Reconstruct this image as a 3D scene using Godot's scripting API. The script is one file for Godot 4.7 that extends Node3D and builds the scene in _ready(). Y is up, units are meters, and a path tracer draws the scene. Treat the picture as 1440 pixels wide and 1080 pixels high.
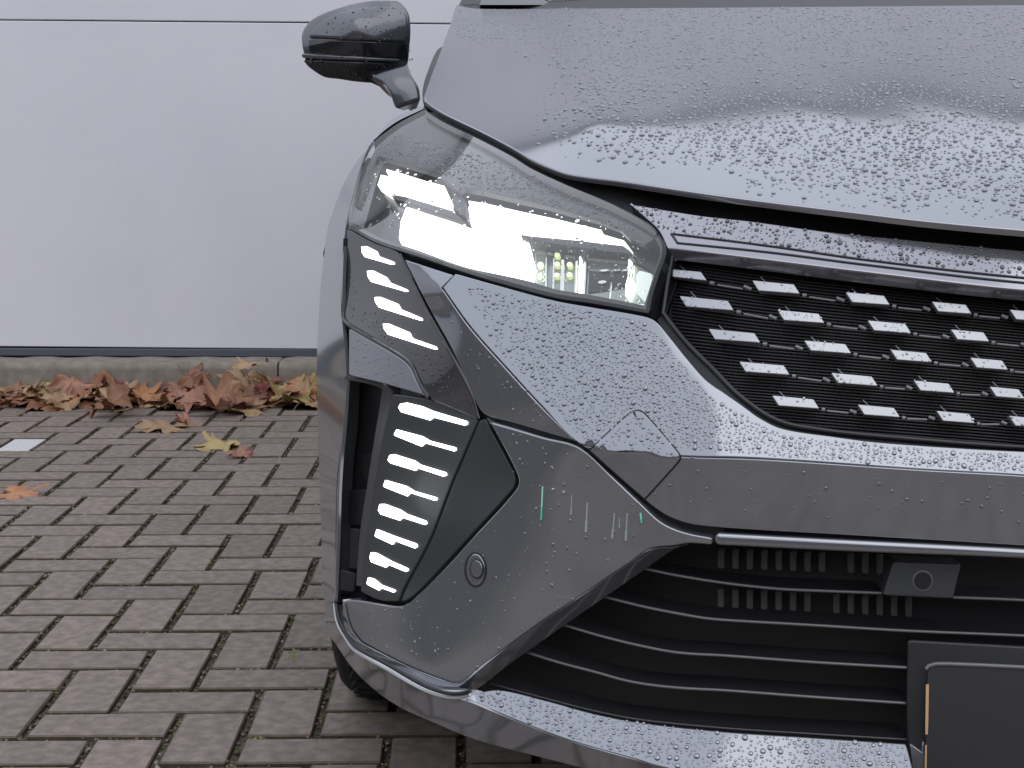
extends Node3D
# A grey car parked nose-on on block paving in front of a white panel wall, wet with rain, lamps lit.

const F := 2250.0          # focal length in units of a 1440-wide picture
const EYE := Vector3(0.0, 0.755, 0.0)
const PITCH := -7.9
const ROLL := 0.0
var CAM := Transform3D()
var M := {}
var T := {}
var rng := RandomNumberGenerator.new()
var taken := {}

# ---------------------------------------------------------------- helpers: points, fields, meshes
class Field:
	# a smooth surface through given points: thin plate through the reciprocal depth
	var p := PackedVector2Array()
	var w := PackedFloat64Array()
	var n := 0
	var fold: Field = null          # second surface below a fold line
	var line := PackedVector2Array()
	var bumps := []                 # [polyline, height, width]: raised side right of a crease
	func ker(d2: float) -> float:
		return 0.0 if d2 < 1e-12 else d2 * log(d2)
	func fit(a: Array, relative: bool, stiff := 1e-5) -> Field:
		n = a.size() / 3
		var m := n + 3
		var A := []
		for i in n:
			p.append(Vector2(a[3 * i], a[3 * i + 1]) / 400.0)
		for i in m:
			var r := PackedFloat64Array()
			r.resize(m + 1)
			A.append(r)
		for i in n:
			for j in n:
				A[i][j] = ker(p[i].distance_squared_to(p[j])) + (stiff if i == j else 0.0)
			A[i][n] = 1.0; A[i][n + 1] = p[i].x; A[i][n + 2] = p[i].y
			A[n][i] = 1.0; A[n + 1][i] = p[i].x; A[n + 2][i] = p[i].y
			var z: float = a[3 * i + 2]
			if relative and z < 1.0:
				z += _zb(a[3 * i])
			A[i][m] = 1.0 / z
		for c in m:
			var best := c
			for r in range(c + 1, m):
				if absf(A[r][c]) > absf(A[best][c]): best = r
			var t = A[c]; A[c] = A[best]; A[best] = t
			for r in m:
				if r == c: continue
				var k: float = A[r][c] / A[c][c]
				if k == 0.0: continue
				for q in range(c, m + 1):
					A[r][q] -= k * A[c][q]
		w.resize(m)
		for i in m:
			w[i] = A[i][m] / A[i][i]
		return self
	func _zb(x: float) -> float:
		return S.zb(x)
	func z(q: Vector2) -> float:
		if fold != null:
			for i in range(line.size() - 1):
				if q.x <= line[i + 1].x or i == line.size() - 2:
					var y := lerpf(line[i].y, line[i + 1].y, (q.x - line[i].x) / (line[i + 1].x - line[i].x))
					if q.y > y: return fold.z(q)
					break
		var s := q / 400.0
		var v := w[n] + w[n + 1] * s.x + w[n + 2] * s.y
		for i in n:
			v += w[i] * ker(s.distance_squared_to(p[i]))
		var d := 1.0 / v
		for b in bumps:
			var best := 1e9
			var side := 1.0
			var pl: PackedVector2Array = b[0]
			for i in range(pl.size() - 1):
				var c := Geometry2D.get_closest_point_to_segment(q, pl[i], pl[i + 1])
				var e := c.distance_to(q)
				if e < best:
					best = e
					side = signf((pl[i + 1] - pl[i]).cross(q - pl[i]))
			d -= b[1] * smoothstep(-b[2], b[2], side * best)
		return d
	func pos(q: Vector2) -> Vector3:
		return S.at(q.x, q.y, z(q))
	func nrm(q: Vector2) -> Vector3:
		var e := 1.5
		var a := pos(q + Vector2(e, 0)) - pos(q - Vector2(e, 0))
		var b := pos(q + Vector2(0, e)) - pos(q - Vector2(0, e))
		var r := a.cross(b).normalized()
		return r if r.dot(S.EYE - pos(q)) > 0.0 else -r

class S:
	# the camera's place, and the plan profile of the nose: how far the bumper stands from the eye, across the car
	const EYE := Vector3(0.0, 0.755, 0.0)
	static var CAM := Transform3D()
	static var xs := [440, 470, 476, 485, 500, 530, 560, 600, 640, 684, 720, 764, 816, 862, 904, 957, 1004, 1140, 1300, 1440, 1720]
	static var zs := [1.99, 1.83, 1.81, 1.78, 1.755, 1.71, 1.67, 1.63, 1.60, 1.575, 1.556, 1.537, 1.517, 1.503, 1.49, 1.475, 1.465, 1.44, 1.424, 1.415, 1.41]
	static func at(px: float, py: float, z: float) -> Vector3:
		return CAM * Vector3((px - 720.0) / 2250.0 * z, -(py - 540.0) / 2250.0 * z, -z)
	static func zb(px: float) -> float:
		if px <= xs[0]: return zs[0]
		for i in range(1, xs.size()):
			if px <= xs[i]:
				return lerpf(zs[i - 1], zs[i], (px - xs[i - 1]) / float(xs[i] - xs[i - 1]))
		return zs[-1]

class Mb:
	var V := PackedVector3Array()
	var N := PackedVector3Array()
	var C := PackedColorArray()
	var I := PackedInt32Array()
	var tint := Color.WHITE
	func v(p: Vector3, n: Vector3) -> int:
		V.append(p); N.append(n); C.append(tint)
		return V.size() - 1
	func tri(a: int, b: int, c: int) -> void:
		# front faces run clockwise as seen from the side the normals point to
		var g := (V[b] - V[a]).cross(V[c] - V[a])
		if g.dot(N[a] + N[b] + N[c]) > 0.0:
			I.append_array([a, c, b])
		else:
			I.append_array([a, b, c])
	func quad(a: int, b: int, c: int, d: int) -> void:
		tri(a, b, c); tri(a, c, d)
	func flat_quad(a: Vector3, b: Vector3, c: Vector3, d: Vector3, n: Vector3) -> void:
		quad(v(a, n), v(b, n), v(c, n), v(d, n))
	func box(c: Vector3, s: Vector3, b := Basis(), ch := 0.0) -> void:
		# a box with chamfered edges: every face inset by ch, joined by slanted strips
		var h := s * 0.5
		var face := {}
		for ax in 3:
			for sg in [-1.0, 1.0]:
				var n := Vector3.ZERO; n[ax] = sg
				var u := (ax + 1) % 3
				var w := (ax + 2) % 3
				var ids := []
				for k in [[-1, -1], [1, -1], [1, 1], [-1, 1]]:
					var q := Vector3.ZERO
					q[ax] = sg * h[ax]; q[u] = k[0] * (h[u] - ch); q[w] = k[1] * (h[w] - ch)
					ids.append(v(c + b * q, b * n))
				quad(ids[0], ids[1], ids[2], ids[3])
				face[[ax, int(sg)]] = ids
		if ch <= 0.0: return
		for ax in 3:
			for s1 in [-1, 1]:
				for s2 in [-1, 1]:
					var u := (ax + 1) % 3
					var w := (ax + 2) % 3
					var n := Vector3.ZERO; n[u] = s1; n[w] = s2
					n = n.normalized()
					var q := []
					for e in [[-1, 0], [1, 0], [1, 1], [-1, 1]]:
						var r := Vector3.ZERO
						r[ax] = e[0] * (h[ax] - ch)
						r[u] = s1 * (h[u] - (ch if e[1] == 1 else 0.0)); r[w] = s2 * (h[w] - (ch if e[1] == 0 else 0.0))
						q.append(v(c + b * r, b * n))
					quad(q[0], q[1], q[2], q[3])
		for sx in [-1, 1]:
			for sy in [-1, 1]:
				for sz in [-1, 1]:
					var g := Vector3(sx, sy, sz)
					var n := (b * g).normalized()
					var q := []
					for ax in 3:
						var r := Vector3(sx * (h.x - ch), sy * (h.y - ch), sz * (h.z - ch))
						r[ax] = g[ax] * h[ax]
						q.append(v(c + b * r, n))
					tri(q[0], q[1], q[2])
	func tube(pts: PackedVector3Array, r: float, sides := 8, ends := true) -> void:
		var rows := []
		var up := Vector3.UP
		for i in pts.size():
			var t := (pts[mini(i + 1, pts.size() - 1)] - pts[maxi(i - 1, 0)]).normalized()
			var a := t.cross(up)
			if a.length() < 0.1: a = t.cross(Vector3.RIGHT)
			a = a.normalized()
			var b := a.cross(t).normalized()
			var row := []
			for k in sides:
				var n := a * cos(TAU * k / sides) + b * sin(TAU * k / sides)
				row.append(v(pts[i] + n * r, n))
			rows.append(row)
		for i in range(rows.size() - 1):
			for k in sides:
				quad(rows[i][k], rows[i][(k + 1) % sides], rows[i + 1][(k + 1) % sides], rows[i + 1][k])
		if ends:
			for e in [0, rows.size() - 1]:
				var n := (pts[0] - pts[1]).normalized() if e == 0 else (pts[-1] - pts[-2]).normalized()
				var c := v(pts[e], n)
				var rr := []
				for k in sides: rr.append(v(V[rows[e][k]], n))
				for k in sides: tri(c, rr[k], rr[(k + 1) % sides])
	func lathe(prof: PackedVector2Array, o: Vector3, ax: Vector3, seg := 48) -> void:
		# prof: (along the axis, radius)
		var a := ax.cross(Vector3.UP)
		if a.length() < 0.1: a = ax.cross(Vector3.RIGHT)
		a = a.normalized()
		var b := ax.cross(a).normalized()
		var rows := []
		for i in prof.size():
			var t := prof[mini(i + 1, prof.size() - 1)] - prof[maxi(i - 1, 0)]
			var pn := Vector2(-t.y, t.x).normalized()
			var row := []
			for k in seg + 1:
				var d := a * cos(TAU * k / seg) + b * sin(TAU * k / seg)
				row.append(v(o + ax * prof[i].x + d * prof[i].y, (ax * pn.x + d * pn.y).normalized()))
			rows.append(row)
		for i in range(rows.size() - 1):
			for k in seg:
				quad(rows[i][k], rows[i][k + 1], rows[i + 1][k + 1], rows[i + 1][k])
	func mesh() -> ArrayMesh:
		var arr := []
		arr.resize(Mesh.ARRAY_MAX)
		arr[Mesh.ARRAY_VERTEX] = V
		arr[Mesh.ARRAY_NORMAL] = N
		arr[Mesh.ARRAY_COLOR] = C
		arr[Mesh.ARRAY_INDEX] = I
		var m := ArrayMesh.new()
		m.add_surface_from_arrays(Mesh.PRIMITIVE_TRIANGLES, arr)
		return m

func poly(a: Array) -> PackedVector2Array:
	var o := PackedVector2Array()
	for i in a.size() / 2:
		o.append(Vector2(a[2 * i], a[2 * i + 1]))
	return o

# smooth curve through the points, sharp where it turns by more than 40 degrees
func dens(p: PackedVector2Array, step: float, closed := true) -> PackedVector2Array:
	var o := PackedVector2Array()
	var n := p.size()
	var last := n if closed else n - 1
	var tan := PackedVector2Array()
	var corner := []
	for i in n:
		var a := p[(i - 1 + n) % n]
		var b := p[(i + 1) % n]
		var sharp: bool = absf((p[i] - a).angle_to(b - p[i])) > 0.7
		if not closed and (i == 0 or i == n - 1): sharp = true
		corner.append(sharp)
		tan.append((b - a).normalized())
	for i in last:
		var a := p[i]
		var b := p[(i + 1) % n]
		var len := a.distance_to(b)
		var k := maxi(1, int(round(len / step)))
		var ta: Vector2 = (b - a) if corner[i] else tan[i] * len
		var tb: Vector2 = (b - a) if corner[(i + 1) % n] else tan[(i + 1) % n] * len
		for j in k:
			var t := float(j) / k
			var t2 := t * t
			var t3 := t2 * t
			o.append(a * (2 * t3 - 3 * t2 + 1) + ta * (t3 - 2 * t2 + t) + b * (-2 * t3 + 3 * t2) + tb * (t3 - t2))
	if not closed: o.append(p[n - 1])
	return o

func outward(p: PackedVector2Array) -> PackedVector2Array:
	# unit outward direction at each vertex (scaled for the mitre)
	var area := 0.0
	var n := p.size()
	for i in n: area += p[i].cross(p[(i + 1) % n])
	var s := 1.0 if area > 0.0 else -1.0
	var o := PackedVector2Array()
	for i in n:
		var a := (p[i] - p[(i - 1 + n) % n]).normalized()
		var b := (p[(i + 1) % n] - p[i]).normalized()
		var na := Vector2(a.y, -a.x) * s
		var nb := Vector2(b.y, -b.x) * s
		var m := (na + nb)
		m = na if m.length() < 0.2 else m.normalized() / maxf(0.5, m.normalized().dot(na))
		o.append(m)
	return o

func shrink(p: PackedVector2Array, d: float) -> PackedVector2Array:
	var o := outward(p)
	var r := PackedVector2Array()
	for i in p.size(): r.append(p[i] - o[i] * d)
	return r

# a panel: outline on a field, rounded edge of radius r (metres), turned back by thick
func sheet(m: Mb, outline: PackedVector2Array, f: Field, off := 0.0, cell := 14.0, r := 0.0015, thick := 0.012) -> void:
	var od := outward(outline)
	var n := outline.size()
	var zc := f.z(outline[0])
	var rp := r * F / zc
	var inner := PackedVector2Array()
	for i in n: inner.append(outline[i] - od[i] * rp)
	var pts := inner.duplicate()
	var lo := inner[0]
	var hi := inner[0]
	for q in inner:
		lo = lo.min(q); hi = hi.max(q)
	var cs := {}
	for i in n:
		var c := Vector2i((inner[i] / cell).floor())
		if not cs.has(c): cs[c] = []
		cs[c].append(inner[i])
	var y := lo.y + cell * 0.5
	var odd := false
	while y < hi.y:
		var x := lo.x + cell * (0.25 if odd else 0.75)
		while x < hi.x:
			var q := Vector2(x, y)
			if Geometry2D.is_point_in_polygon(q, inner):
				var ok := true
				var c := Vector2i((q / cell).floor())
				for dx in [-1, 0, 1]:
					for dy in [-1, 0, 1]:
						for e in cs.get(c + Vector2i(dx, dy), []):
							if e.distance_squared_to(q) < cell * cell * 0.3: ok = false
				if ok: pts.append(q)
			x += cell
		y += cell * 0.87
		odd = not odd
	var ids := PackedInt32Array()
	var P3 := []
	var N3 := []
	for q in pts:
		var nn := f.nrm(q)
		var pp := f.pos(q) + nn * off
		P3.append(pp); N3.append(nn)
		ids.append(m.v(pp, nn))
	var del := Geometry2D.triangulate_delaunay(pts)
	for i in del.size() / 3:
		var a := pts[del[3 * i]]
		var b := pts[del[3 * i + 1]]
		var c := pts[del[3 * i + 2]]
		if absf((b - a).cross(c - a)) < 0.02: continue
		if Geometry2D.is_point_in_polygon((a + b + c) / 3.0, inner):
			m.tri(ids[del[3 * i]], ids[del[3 * i + 1]], ids[del[3 * i + 2]])
	if thick <= 0.0: return
	var rings := []
	var first := []
	for i in n: first.append(ids[i])
	rings.append(first)
	var prof := [[0.62, 0.14, 0.62], [0.9, 0.5, 0.25], [1.0, 1.0, 0.0]]
	for k in 3:
		var row := []
		for i in n:
			var nn: Vector3 = N3[i]
			var tx := f.pos(outline[i] + od[i] * 0.5) - f.pos(outline[i] - od[i] * 0.5)
			var tt := (tx - nn * tx.dot(nn)).normalized()
			var p: Vector3 = P3[i] + tt * r * prof[k][0] - nn * r * prof[k][1]
			row.append(m.v(p, (nn * prof[k][2] + tt * (1.0 - prof[k][2])).normalized()))
		rings.append(row)
	var back := []
	for i in n:
		back.append(m.v(m.V[rings[3][i]] - N3[i] * thick, m.N[rings[3][i]]))
	rings.append(back)
	for k in range(rings.size() - 1):
		for i in n:
			var j := (i + 1) % n
			m.quad(rings[k][i], rings[k][j], rings[k + 1][j], rings[k + 1][i])

func on(f: Field, a: PackedVector2Array, off := 0.0) -> PackedVector3Array:
	var o := PackedVector3Array()
	for q in a: o.append(f.pos(q) + f.nrm(q) * off)
	return o

# ---------------------------------------------------------------- helpers: nodes
func put(m: Mb, called: String, mat: Material, parent: Node) -> MeshInstance3D:
	var o := MeshInstance3D.new()
	o.name = called
	o.mesh = m.mesh()
	o.material_override = mat
	parent.add_child(o, true)
	return o

func panel(called: String, a: Array, f: Field, mat: Material, parent: Node, off := 0.0, cell := 14.0, r := 0.0015, thick := 0.012, step := 7.0, gap := 0.0) -> MeshInstance3D:
	var m := Mb.new()
	var o := dens(poly(a), step)
	if gap != 0.0: o = shrink(o, gap)
	sheet(m, o, f, off, cell, r, thick)
	return put(m, called, mat, parent)

func thing(called: String, label: String, category: String, group := "", where := Vector3.ZERO) -> Node3D:
	var o := Node3D.new()
	o.name = called
	o.position = where
	add_child(o, true)
	tag(o, label, category, group)
	return o

func tag(o: Node, label: String, category: String, group := "", kind := "") -> void:
	o.set_meta("label", label)
	if category != "": o.set_meta("category", category)
	if group != "": o.set_meta("group", group)
	if kind != "": o.set_meta("kind", kind)

func lin(r: float, g: float, b: float, a := 1.0) -> Color:
	var c := Color(r, g, b).linear_to_srgb()
	c.a = a
	return c

func mat(c: Color, rough := 0.5, metal := 0.0, coat := 0.0) -> StandardMaterial3D:
	var m := StandardMaterial3D.new()
	m.albedo_color = c
	m.roughness = rough
	m.metallic = metal
	if coat > 0.0:
		m.clearcoat_enabled = true
		m.clearcoat = coat
		m.clearcoat_roughness = 0.02
	return m

func noise_tex(freq: float, oct: int, lo: Color, hi: Color, sd: int, size := 512, mid = null) -> NoiseTexture2D:
	var n := FastNoiseLite.new()
	n.noise_type = FastNoiseLite.TYPE_SIMPLEX_SMOOTH
	n.frequency = freq
	n.fractal_octaves = oct
	n.seed = sd
	var g := Gradient.new()
	g.offsets = PackedFloat32Array([0.15, 0.85])
	g.colors = PackedColorArray([lo, hi])
	if mid != null: g.add_point(0.5, mid)
	var t := NoiseTexture2D.new()
	t.width = size; t.height = size
	t.seamless = true
	t.noise = n
	t.color_ramp = g
	return t

func tri_world(m: StandardMaterial3D, s: float) -> StandardMaterial3D:
	m.uv1_triplanar = true
	m.uv1_world_triplanar = true
	m.uv1_scale = Vector3(s, s, s)
	return m

func glow(c: Color, e: float) -> StandardMaterial3D:
	var m := mat(Color(0.9, 0.9, 0.9), 0.3)
	m.emission_enabled = true
	m.emission = c
	m.emission_energy_multiplier = e
	return m

func materials() -> void:
	M.paint = mat(lin(0.308, 0.322, 0.348), 0.105, 0.73, 0.10)
	M.trim = mat(lin(0.30, 0.30, 0.33), 0.12, 0.7, 1.0)
	M.black = mat(lin(0.012, 0.012, 0.014), 0.5)
	M.plastic = mat(lin(0.016, 0.016, 0.018), 0.35)
	M.gloss = mat(lin(0.014, 0.014, 0.017), 0.07, 0.0, 0.5)
	M.lamp_panel = mat(lin(0.05, 0.05, 0.058), 0.16, 0.2, 1.0)
	M.fang = mat(lin(0.035, 0.04, 0.042), 0.36)
	M.slat_edge = mat(lin(0.17, 0.17, 0.175), 0.3, 0.2)
	M.stud = mat(lin(0.42, 0.43, 0.45), 0.36, 0.7)
	M.chrome = mat(lin(0.7, 0.72, 0.72), 0.08, 1.0)
	M.grey_plastic = mat(lin(0.045, 0.047, 0.051), 0.4)
	M.core = mat(lin(0.12, 0.12, 0.125), 0.5, 0.4)
	M.housing = mat(lin(0.02, 0.022, 0.023), 0.25, 0.3)
	M.cover = mat(lin(0.075, 0.08, 0.085), 0.3, 0.5)  # grey standing in for sky reflected by the headlamp lens
	M.bowl = mat(lin(0.28, 0.32, 0.30), 0.2, 0.6)
	M.glass = mat(Color(1, 1, 1, 0.04), 0.0)
	M.glass.transparency = BaseMaterial3D.TRANSPARENCY_ALPHA
	M.glass.metallic_specular = 0.7
	M.mirror = mat(lin(0.10, 0.106, 0.118), 0.24, 0.5, 0.8)
	M.bead = mat(lin(0.62, 0.64, 0.68), 0.3, 0.6)  # pale colour stands in for the sky highlight along the lip
	M.lamp_edge = mat(lin(0.02, 0.021, 0.023), 0.16)
	M.lens_drop = mat(lin(0.17, 0.18, 0.19), 0.04, 0.6)
	M.rib = mat(lin(0.012, 0.012, 0.013), 0.5)
	M.added_wall_dark = mat(lin(0.11, 0.10, 0.098), 0.85)  # walls of the added building, dark for the paint to mirror
	M.screen = mat(lin(0.02, 0.025, 0.03), 0.03, 0.0, 1.0)
	M.drl = glow(Color(1.0, 1.0, 1.0), 3.5)
	M.lit = glow(Color(1.0, 1.0, 0.97), 1.3)
	M.beam = glow(Color(1.0, 1.0, 0.96), 1.7)
	M.led = glow(Color(0.80, 0.86, 0.40), 0.5)
	M.rubber = mat(lin(0.012, 0.012, 0.013), 0.75)
	M.water = mat(Color(1, 1, 1, 0.0), 0.0)
	M.water.refraction_enabled = true
	M.water.refraction_scale = 0.033
	M.drop = mat(lin(0.265, 0.28, 0.303), 0.05, 0.78, 0.15)
	M.dark_drop = mat(lin(0.03, 0.03, 0.034), 0.05, 0.0, 1.0)
	M.stud_drop = mat(lin(0.36, 0.37, 0.39), 0.06, 0.75)
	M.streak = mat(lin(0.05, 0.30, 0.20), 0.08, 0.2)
	M.pale_green = mat(lin(0.45, 0.85, 0.70), 0.1, 0.1)  # glint painted as a colour on the water runs
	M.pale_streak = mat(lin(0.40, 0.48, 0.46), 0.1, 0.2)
	M.plate = mat(lin(0.016, 0.016, 0.019), 0.5)
	M.orange = mat(lin(0.55, 0.33, 0.17), 0.5)
	# setting
	M.wall = mat(Color.WHITE, 0.5)
	M.wall.albedo_texture = noise_tex(0.004, 4, lin(0.705, 0.705, 0.755), lin(0.755, 0.752, 0.80), 3)
	tri_world(M.wall, 0.4)
	M.rail = mat(lin(0.09, 0.10, 0.125), 0.4)
	M.kerb = mat(Color.WHITE, 0.9)
	M.kerb.albedo_texture = noise_tex(0.02, 5, lin(0.17, 0.15, 0.125), lin(0.26, 0.235, 0.20), 8)
	tri_world(M.kerb, 1.7)
	M.bricks = []
	for i in 4:
		var k: float = [1.0, 0.88, 1.1, 0.96][i]
		var b := mat(Color.WHITE, 0.75)
		b.albedo_texture = noise_tex(0.03, 5, lin(0.152 * k, 0.123 * k, 0.105 * k), lin(0.256 * k, 0.209 * k, 0.180 * k), 20 + i)
		b.roughness = 0.7
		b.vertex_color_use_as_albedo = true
		tri_world(b, 2.3)
		b.heightmap_enabled = true
		b.heightmap_texture = noise_tex(0.3, 3, Color.BLACK, Color.WHITE, 31)
		b.heightmap_scale = 0.05
		M.bricks.append(b)
	M.white_brick = mat(Color.WHITE, 0.7)
	M.white_brick.vertex_color_use_as_albedo = true
	M.white_brick.albedo_texture = noise_tex(0.05, 4, lin(0.45, 0.45, 0.46), lin(0.62, 0.62, 0.64), 41)
	tri_world(M.white_brick, 4.0)
	M.sand = mat(Color.WHITE, 0.95)
	M.sand.albedo_texture = noise_tex(0.09, 5, lin(0.045, 0.037, 0.024), lin(0.13, 0.105, 0.07), 51)
	tri_world(M.sand, 3.0)
	M.tint = mat(Color.WHITE, 0.85)
	M.tint.vertex_color_use_as_albedo = true
	M.leaf = mat(Color.WHITE, 0.55)
	M.leaf.vertex_color_use_as_albedo = true
	M.leaf.backlight_enabled = true
	M.leaf.backlight = Color(0.25, 0.18, 0.1)

# ---------------------------------------------------------------- the scene
func _ready() -> void:
	rng.seed = 7
	var cam := Camera3D.new()
	cam.name = "camera"
	add_child(cam)
	cam.position = EYE
	cam.rotation_degrees = Vector3(PITCH, 0, ROLL)
	cam.fov = 2.0 * rad_to_deg(atan(540.0 / F))
	cam.near = 0.05
	cam.far = 400.0
	cam.current = true
	CAM = cam.transform
	S.CAM = CAM
	var we := WorldEnvironment.new()
	we.name = "sky_environment"
	var env := Environment.new()
	env.background_mode = Environment.BG_SKY
	var sky := Sky.new()
	var sm := ProceduralSkyMaterial.new()
	sm.sky_top_color = lin(0.80, 0.84, 0.95)
	sm.sky_horizon_color = lin(0.70, 0.73, 0.80)
	sm.sky_curve = 0.25
	sm.ground_bottom_color = lin(0.16, 0.15, 0.14)
	sm.ground_horizon_color = lin(0.40, 0.40, 0.42)
	sm.sky_energy_multiplier = 1.0
	sky.sky_material = sm
	env.sky = sky
	env.tonemap_mode = Environment.TONE_MAPPER_LINEAR
	env.tonemap_exposure = 1.35
	env.sdfgi_enabled = true
	env.ssao_enabled = true
	env.ssil_enabled = true
	we.environment = env
	add_child(we)
	var sun := DirectionalLight3D.new()
	sun.name = "sun"
	sun.light_energy = 0.18
	sun.light_angular_distance = 60.0
	sun.sky_mode = DirectionalLight3D.SKY_MODE_LIGHT_ONLY
	sun.light_color = Color(1.0, 0.985, 0.96)
	sun.rotation_degrees = Vector3(-58, 20, 0)
	sun.shadow_enabled = true
	add_child(sun)
	materials()
	setting()
	car()
	leaves()

# ---------------------------------------------------------------- ground, paving, kerb, wall
const YAW := 0.0
const PAVING_YAW := 1.1
const MODULE := 0.0972
func setting() -> void:
	var turn := Basis(Vector3.UP, deg_to_rad(YAW))
	var g := Mb.new()
	g.flat_quad(Vector3(-150, -0.0085, -150), Vector3(150, -0.0085, -150), Vector3(150, -0.0085, 150), Vector3(-150, -0.0085, 150), Vector3.UP)
	put(g, "ground", M.sand, self).set_meta("kind", "structure")
	# block paving in a herringbone of 200 x 100 stones
	var pav := Node3D.new()
	pav.name = "paving"
	pav.set_meta("kind", "structure")
	add_child(pav)
	var lay := Basis(Vector3.UP, deg_to_rad(PAVING_YAW))
	pav.basis = lay
	var kinds := []
	for i in 5:
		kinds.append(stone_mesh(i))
	var far_t := []
	for i in 4: far_t.append([])
	var joints := []
	var anchor := lay.inverse() * ground_at(244, 940)
	var ox := anchor.x - 2.5 * MODULE
	var oz := anchor.z
	var made := 0
	var spot := lay.inverse() * ground_at(33, 621)
	var found := false
	for j in range(-34, 27):
		for i in range(-40, 52):
			var k := posmod(i - j, 4)
			var x := ox + i * MODULE
			var z := oz - j * MODULE
			var c: Vector3
			var along := true
			if k == 0: c = Vector3(x + MODULE, 0, z - MODULE * 0.5)
			elif k == 2:
				c = Vector3(x + MODULE * 0.5, 0, z)
				along = false
			else: continue
			var cw := lay * c
			if cw.z < -4.99: continue
			var jig := Vector3(rng.randf_range(-0.0012, 0.0012), -0.03 + rng.randf_range(-0.0012, 0.001), rng.randf_range(-0.0012, 0.0012))
			var b := Basis(Vector3.UP, (0.0 if along else PI / 2) + rng.randf_range(-0.006, 0.006)) * Basis(Vector3.RIGHT, rng.randf_range(-0.004, 0.004))
			var tf := Transform3D(b, c + jig)
			var v := rng.randi() % 4
			var px: float = 720.0 + F * cw.x / -cw.z
			var near: bool = c.z < -1.9 and c.z > -4.95 and px > -70.0 and px < 500.0 + maxf(0.0, (c.z + 2.35) * 900.0) and c.x < 0.25
			if near and made < 296:
				made += 1
				var o := MeshInstance3D.new()
				o.name = "brick"
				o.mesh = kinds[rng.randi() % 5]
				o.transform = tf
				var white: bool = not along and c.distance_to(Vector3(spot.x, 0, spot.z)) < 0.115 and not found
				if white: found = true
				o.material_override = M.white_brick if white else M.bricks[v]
				if white: o.set_meta("label", "white paving block at the left edge of the picture")
				pav.add_child(o, true)
				for q in 44:
					var e := rng.randf() * 4.0
					var u := Vector3(rng.randf_range(-MODULE, MODULE), 0, rng.randf_range(-MODULE, MODULE) * 0.5)
					if e < 1.0: u.x = -MODULE + rng.randfn(0, 0.003)
					elif e < 2.0: u.x = MODULE + rng.randfn(0, 0.003)
					elif e < 3.0: u.z = -MODULE * 0.5 + rng.randfn(0, 0.0025)
					else: u.z = MODULE * 0.5 + rng.randfn(0, 0.0025)
					joints.append(c + Basis(Vector3.UP, 0.0 if along else PI / 2) * u)
			else:
				far_t[v].append(tf)
	for v in 4:
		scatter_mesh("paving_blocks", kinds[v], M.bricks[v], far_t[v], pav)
	# grit and moss in the joints
	var gt := []
	var gc := []
	for p in joints:
		var s: float = rng.randf_range(0.0015, 0.0045)
		var b := Basis.from_euler(Vector3(rng.randf() * TAU, rng.randf() * TAU, rng.randf() * TAU)).scaled(Vector3(s, s * 0.8, s * 1.2))
		gt.append(Transform3D(b, p + Vector3(0, rng.randf_range(-0.008, -0.0015), 0)))
		var r := rng.randf()
		if r < 0.12: gc.append(Color(0.07, 0.085, 0.02))
		elif r < 0.6: gc.append(Color(0.07, 0.055, 0.035))
		elif r < 0.93: gc.append(Color(0.15, 0.12, 0.08))
		else: gc.append(Color(0.28, 0.26, 0.22))
	scatter_mesh("joint_grit", chip_mesh(), M.tint, gt, pav, gc)
	# moss tufts near the kerb
	var mt := []
	var mc := []
	for s in [[400, 599, 0.03], [392, 606, 0.03], [343, 597, 0.02], [262, 630, 0.015], [110, 571, 0.03], [412, 922, 0.02], [375, 1024, 0.02], [225, 568, 0.03]]:
		var c := lay.inverse() * ground_at(s[0], s[1])
		for q in 60:
			var p: Vector3 = c + Vector3(rng.randfn(0, s[2] * 0.25), 0.0, rng.randfn(0, s[2]))
			var h := rng.randf_range(0.002, 0.006)
			mt.append(Transform3D(Basis.from_euler(Vector3(rng.randf(), rng.randf() * 6, rng.randf())).scaled(Vector3(h, h, h)), p + Vector3(0, -0.004, 0)))
			mc.append(Color(0.10, 0.13, 0.02).lerp(Color(0.2, 0.2, 0.06), rng.randf()))
	scatter_mesh("joint_moss", chip_mesh(), M.tint, mt, pav, mc)
	# kerb stones
	var kb := Node3D.new()
	kb.name = "kerb"
	kb.set_meta("kind", "structure")
	add_child(kb)
	kb.rotation.y = deg_to_rad(YAW)
	for i in range(-6, 6):
		var m := Mb.new()
		var x0 := -0.7375 + i * 1.0
		var prof := [Vector2(0, -0.1), Vector2(0, 0.105), Vector2(-0.004, 0.118), Vector2(-0.014, 0.128), Vector2(-0.03, 0.131), Vector2(-0.15, 0.131)]
		var nrm := [Vector2(1, 0), Vector2(1, 0.1), Vector2(0.8, 0.6), Vector2(0.4, 0.9), Vector2(0.05, 1), Vector2(0, 1)]
		var rows := []
		for q in 21:
			var t := q / 20.0
			var row := []
			for a in prof.size():
				var jx := 0.0022 * sin(t * 37.0 + i * 5.0 + a) + 0.0016 * sin(t * 91.0 + a * 2.0)
				row.append(m.v(Vector3(x0 + 0.003 + t * 0.994, prof[a].y + (jx if a > 0 else 0.0), -5.0 + prof[a].x + jx), Vector3(0, nrm[a].y, nrm[a].x).normalized()))
			rows.append(row)
		for q in 20:
			for a in prof.size() - 1:
				m.quad(rows[q][a], rows[q][a + 1], rows[q + 1][a + 1], rows[q + 1][a])
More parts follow.
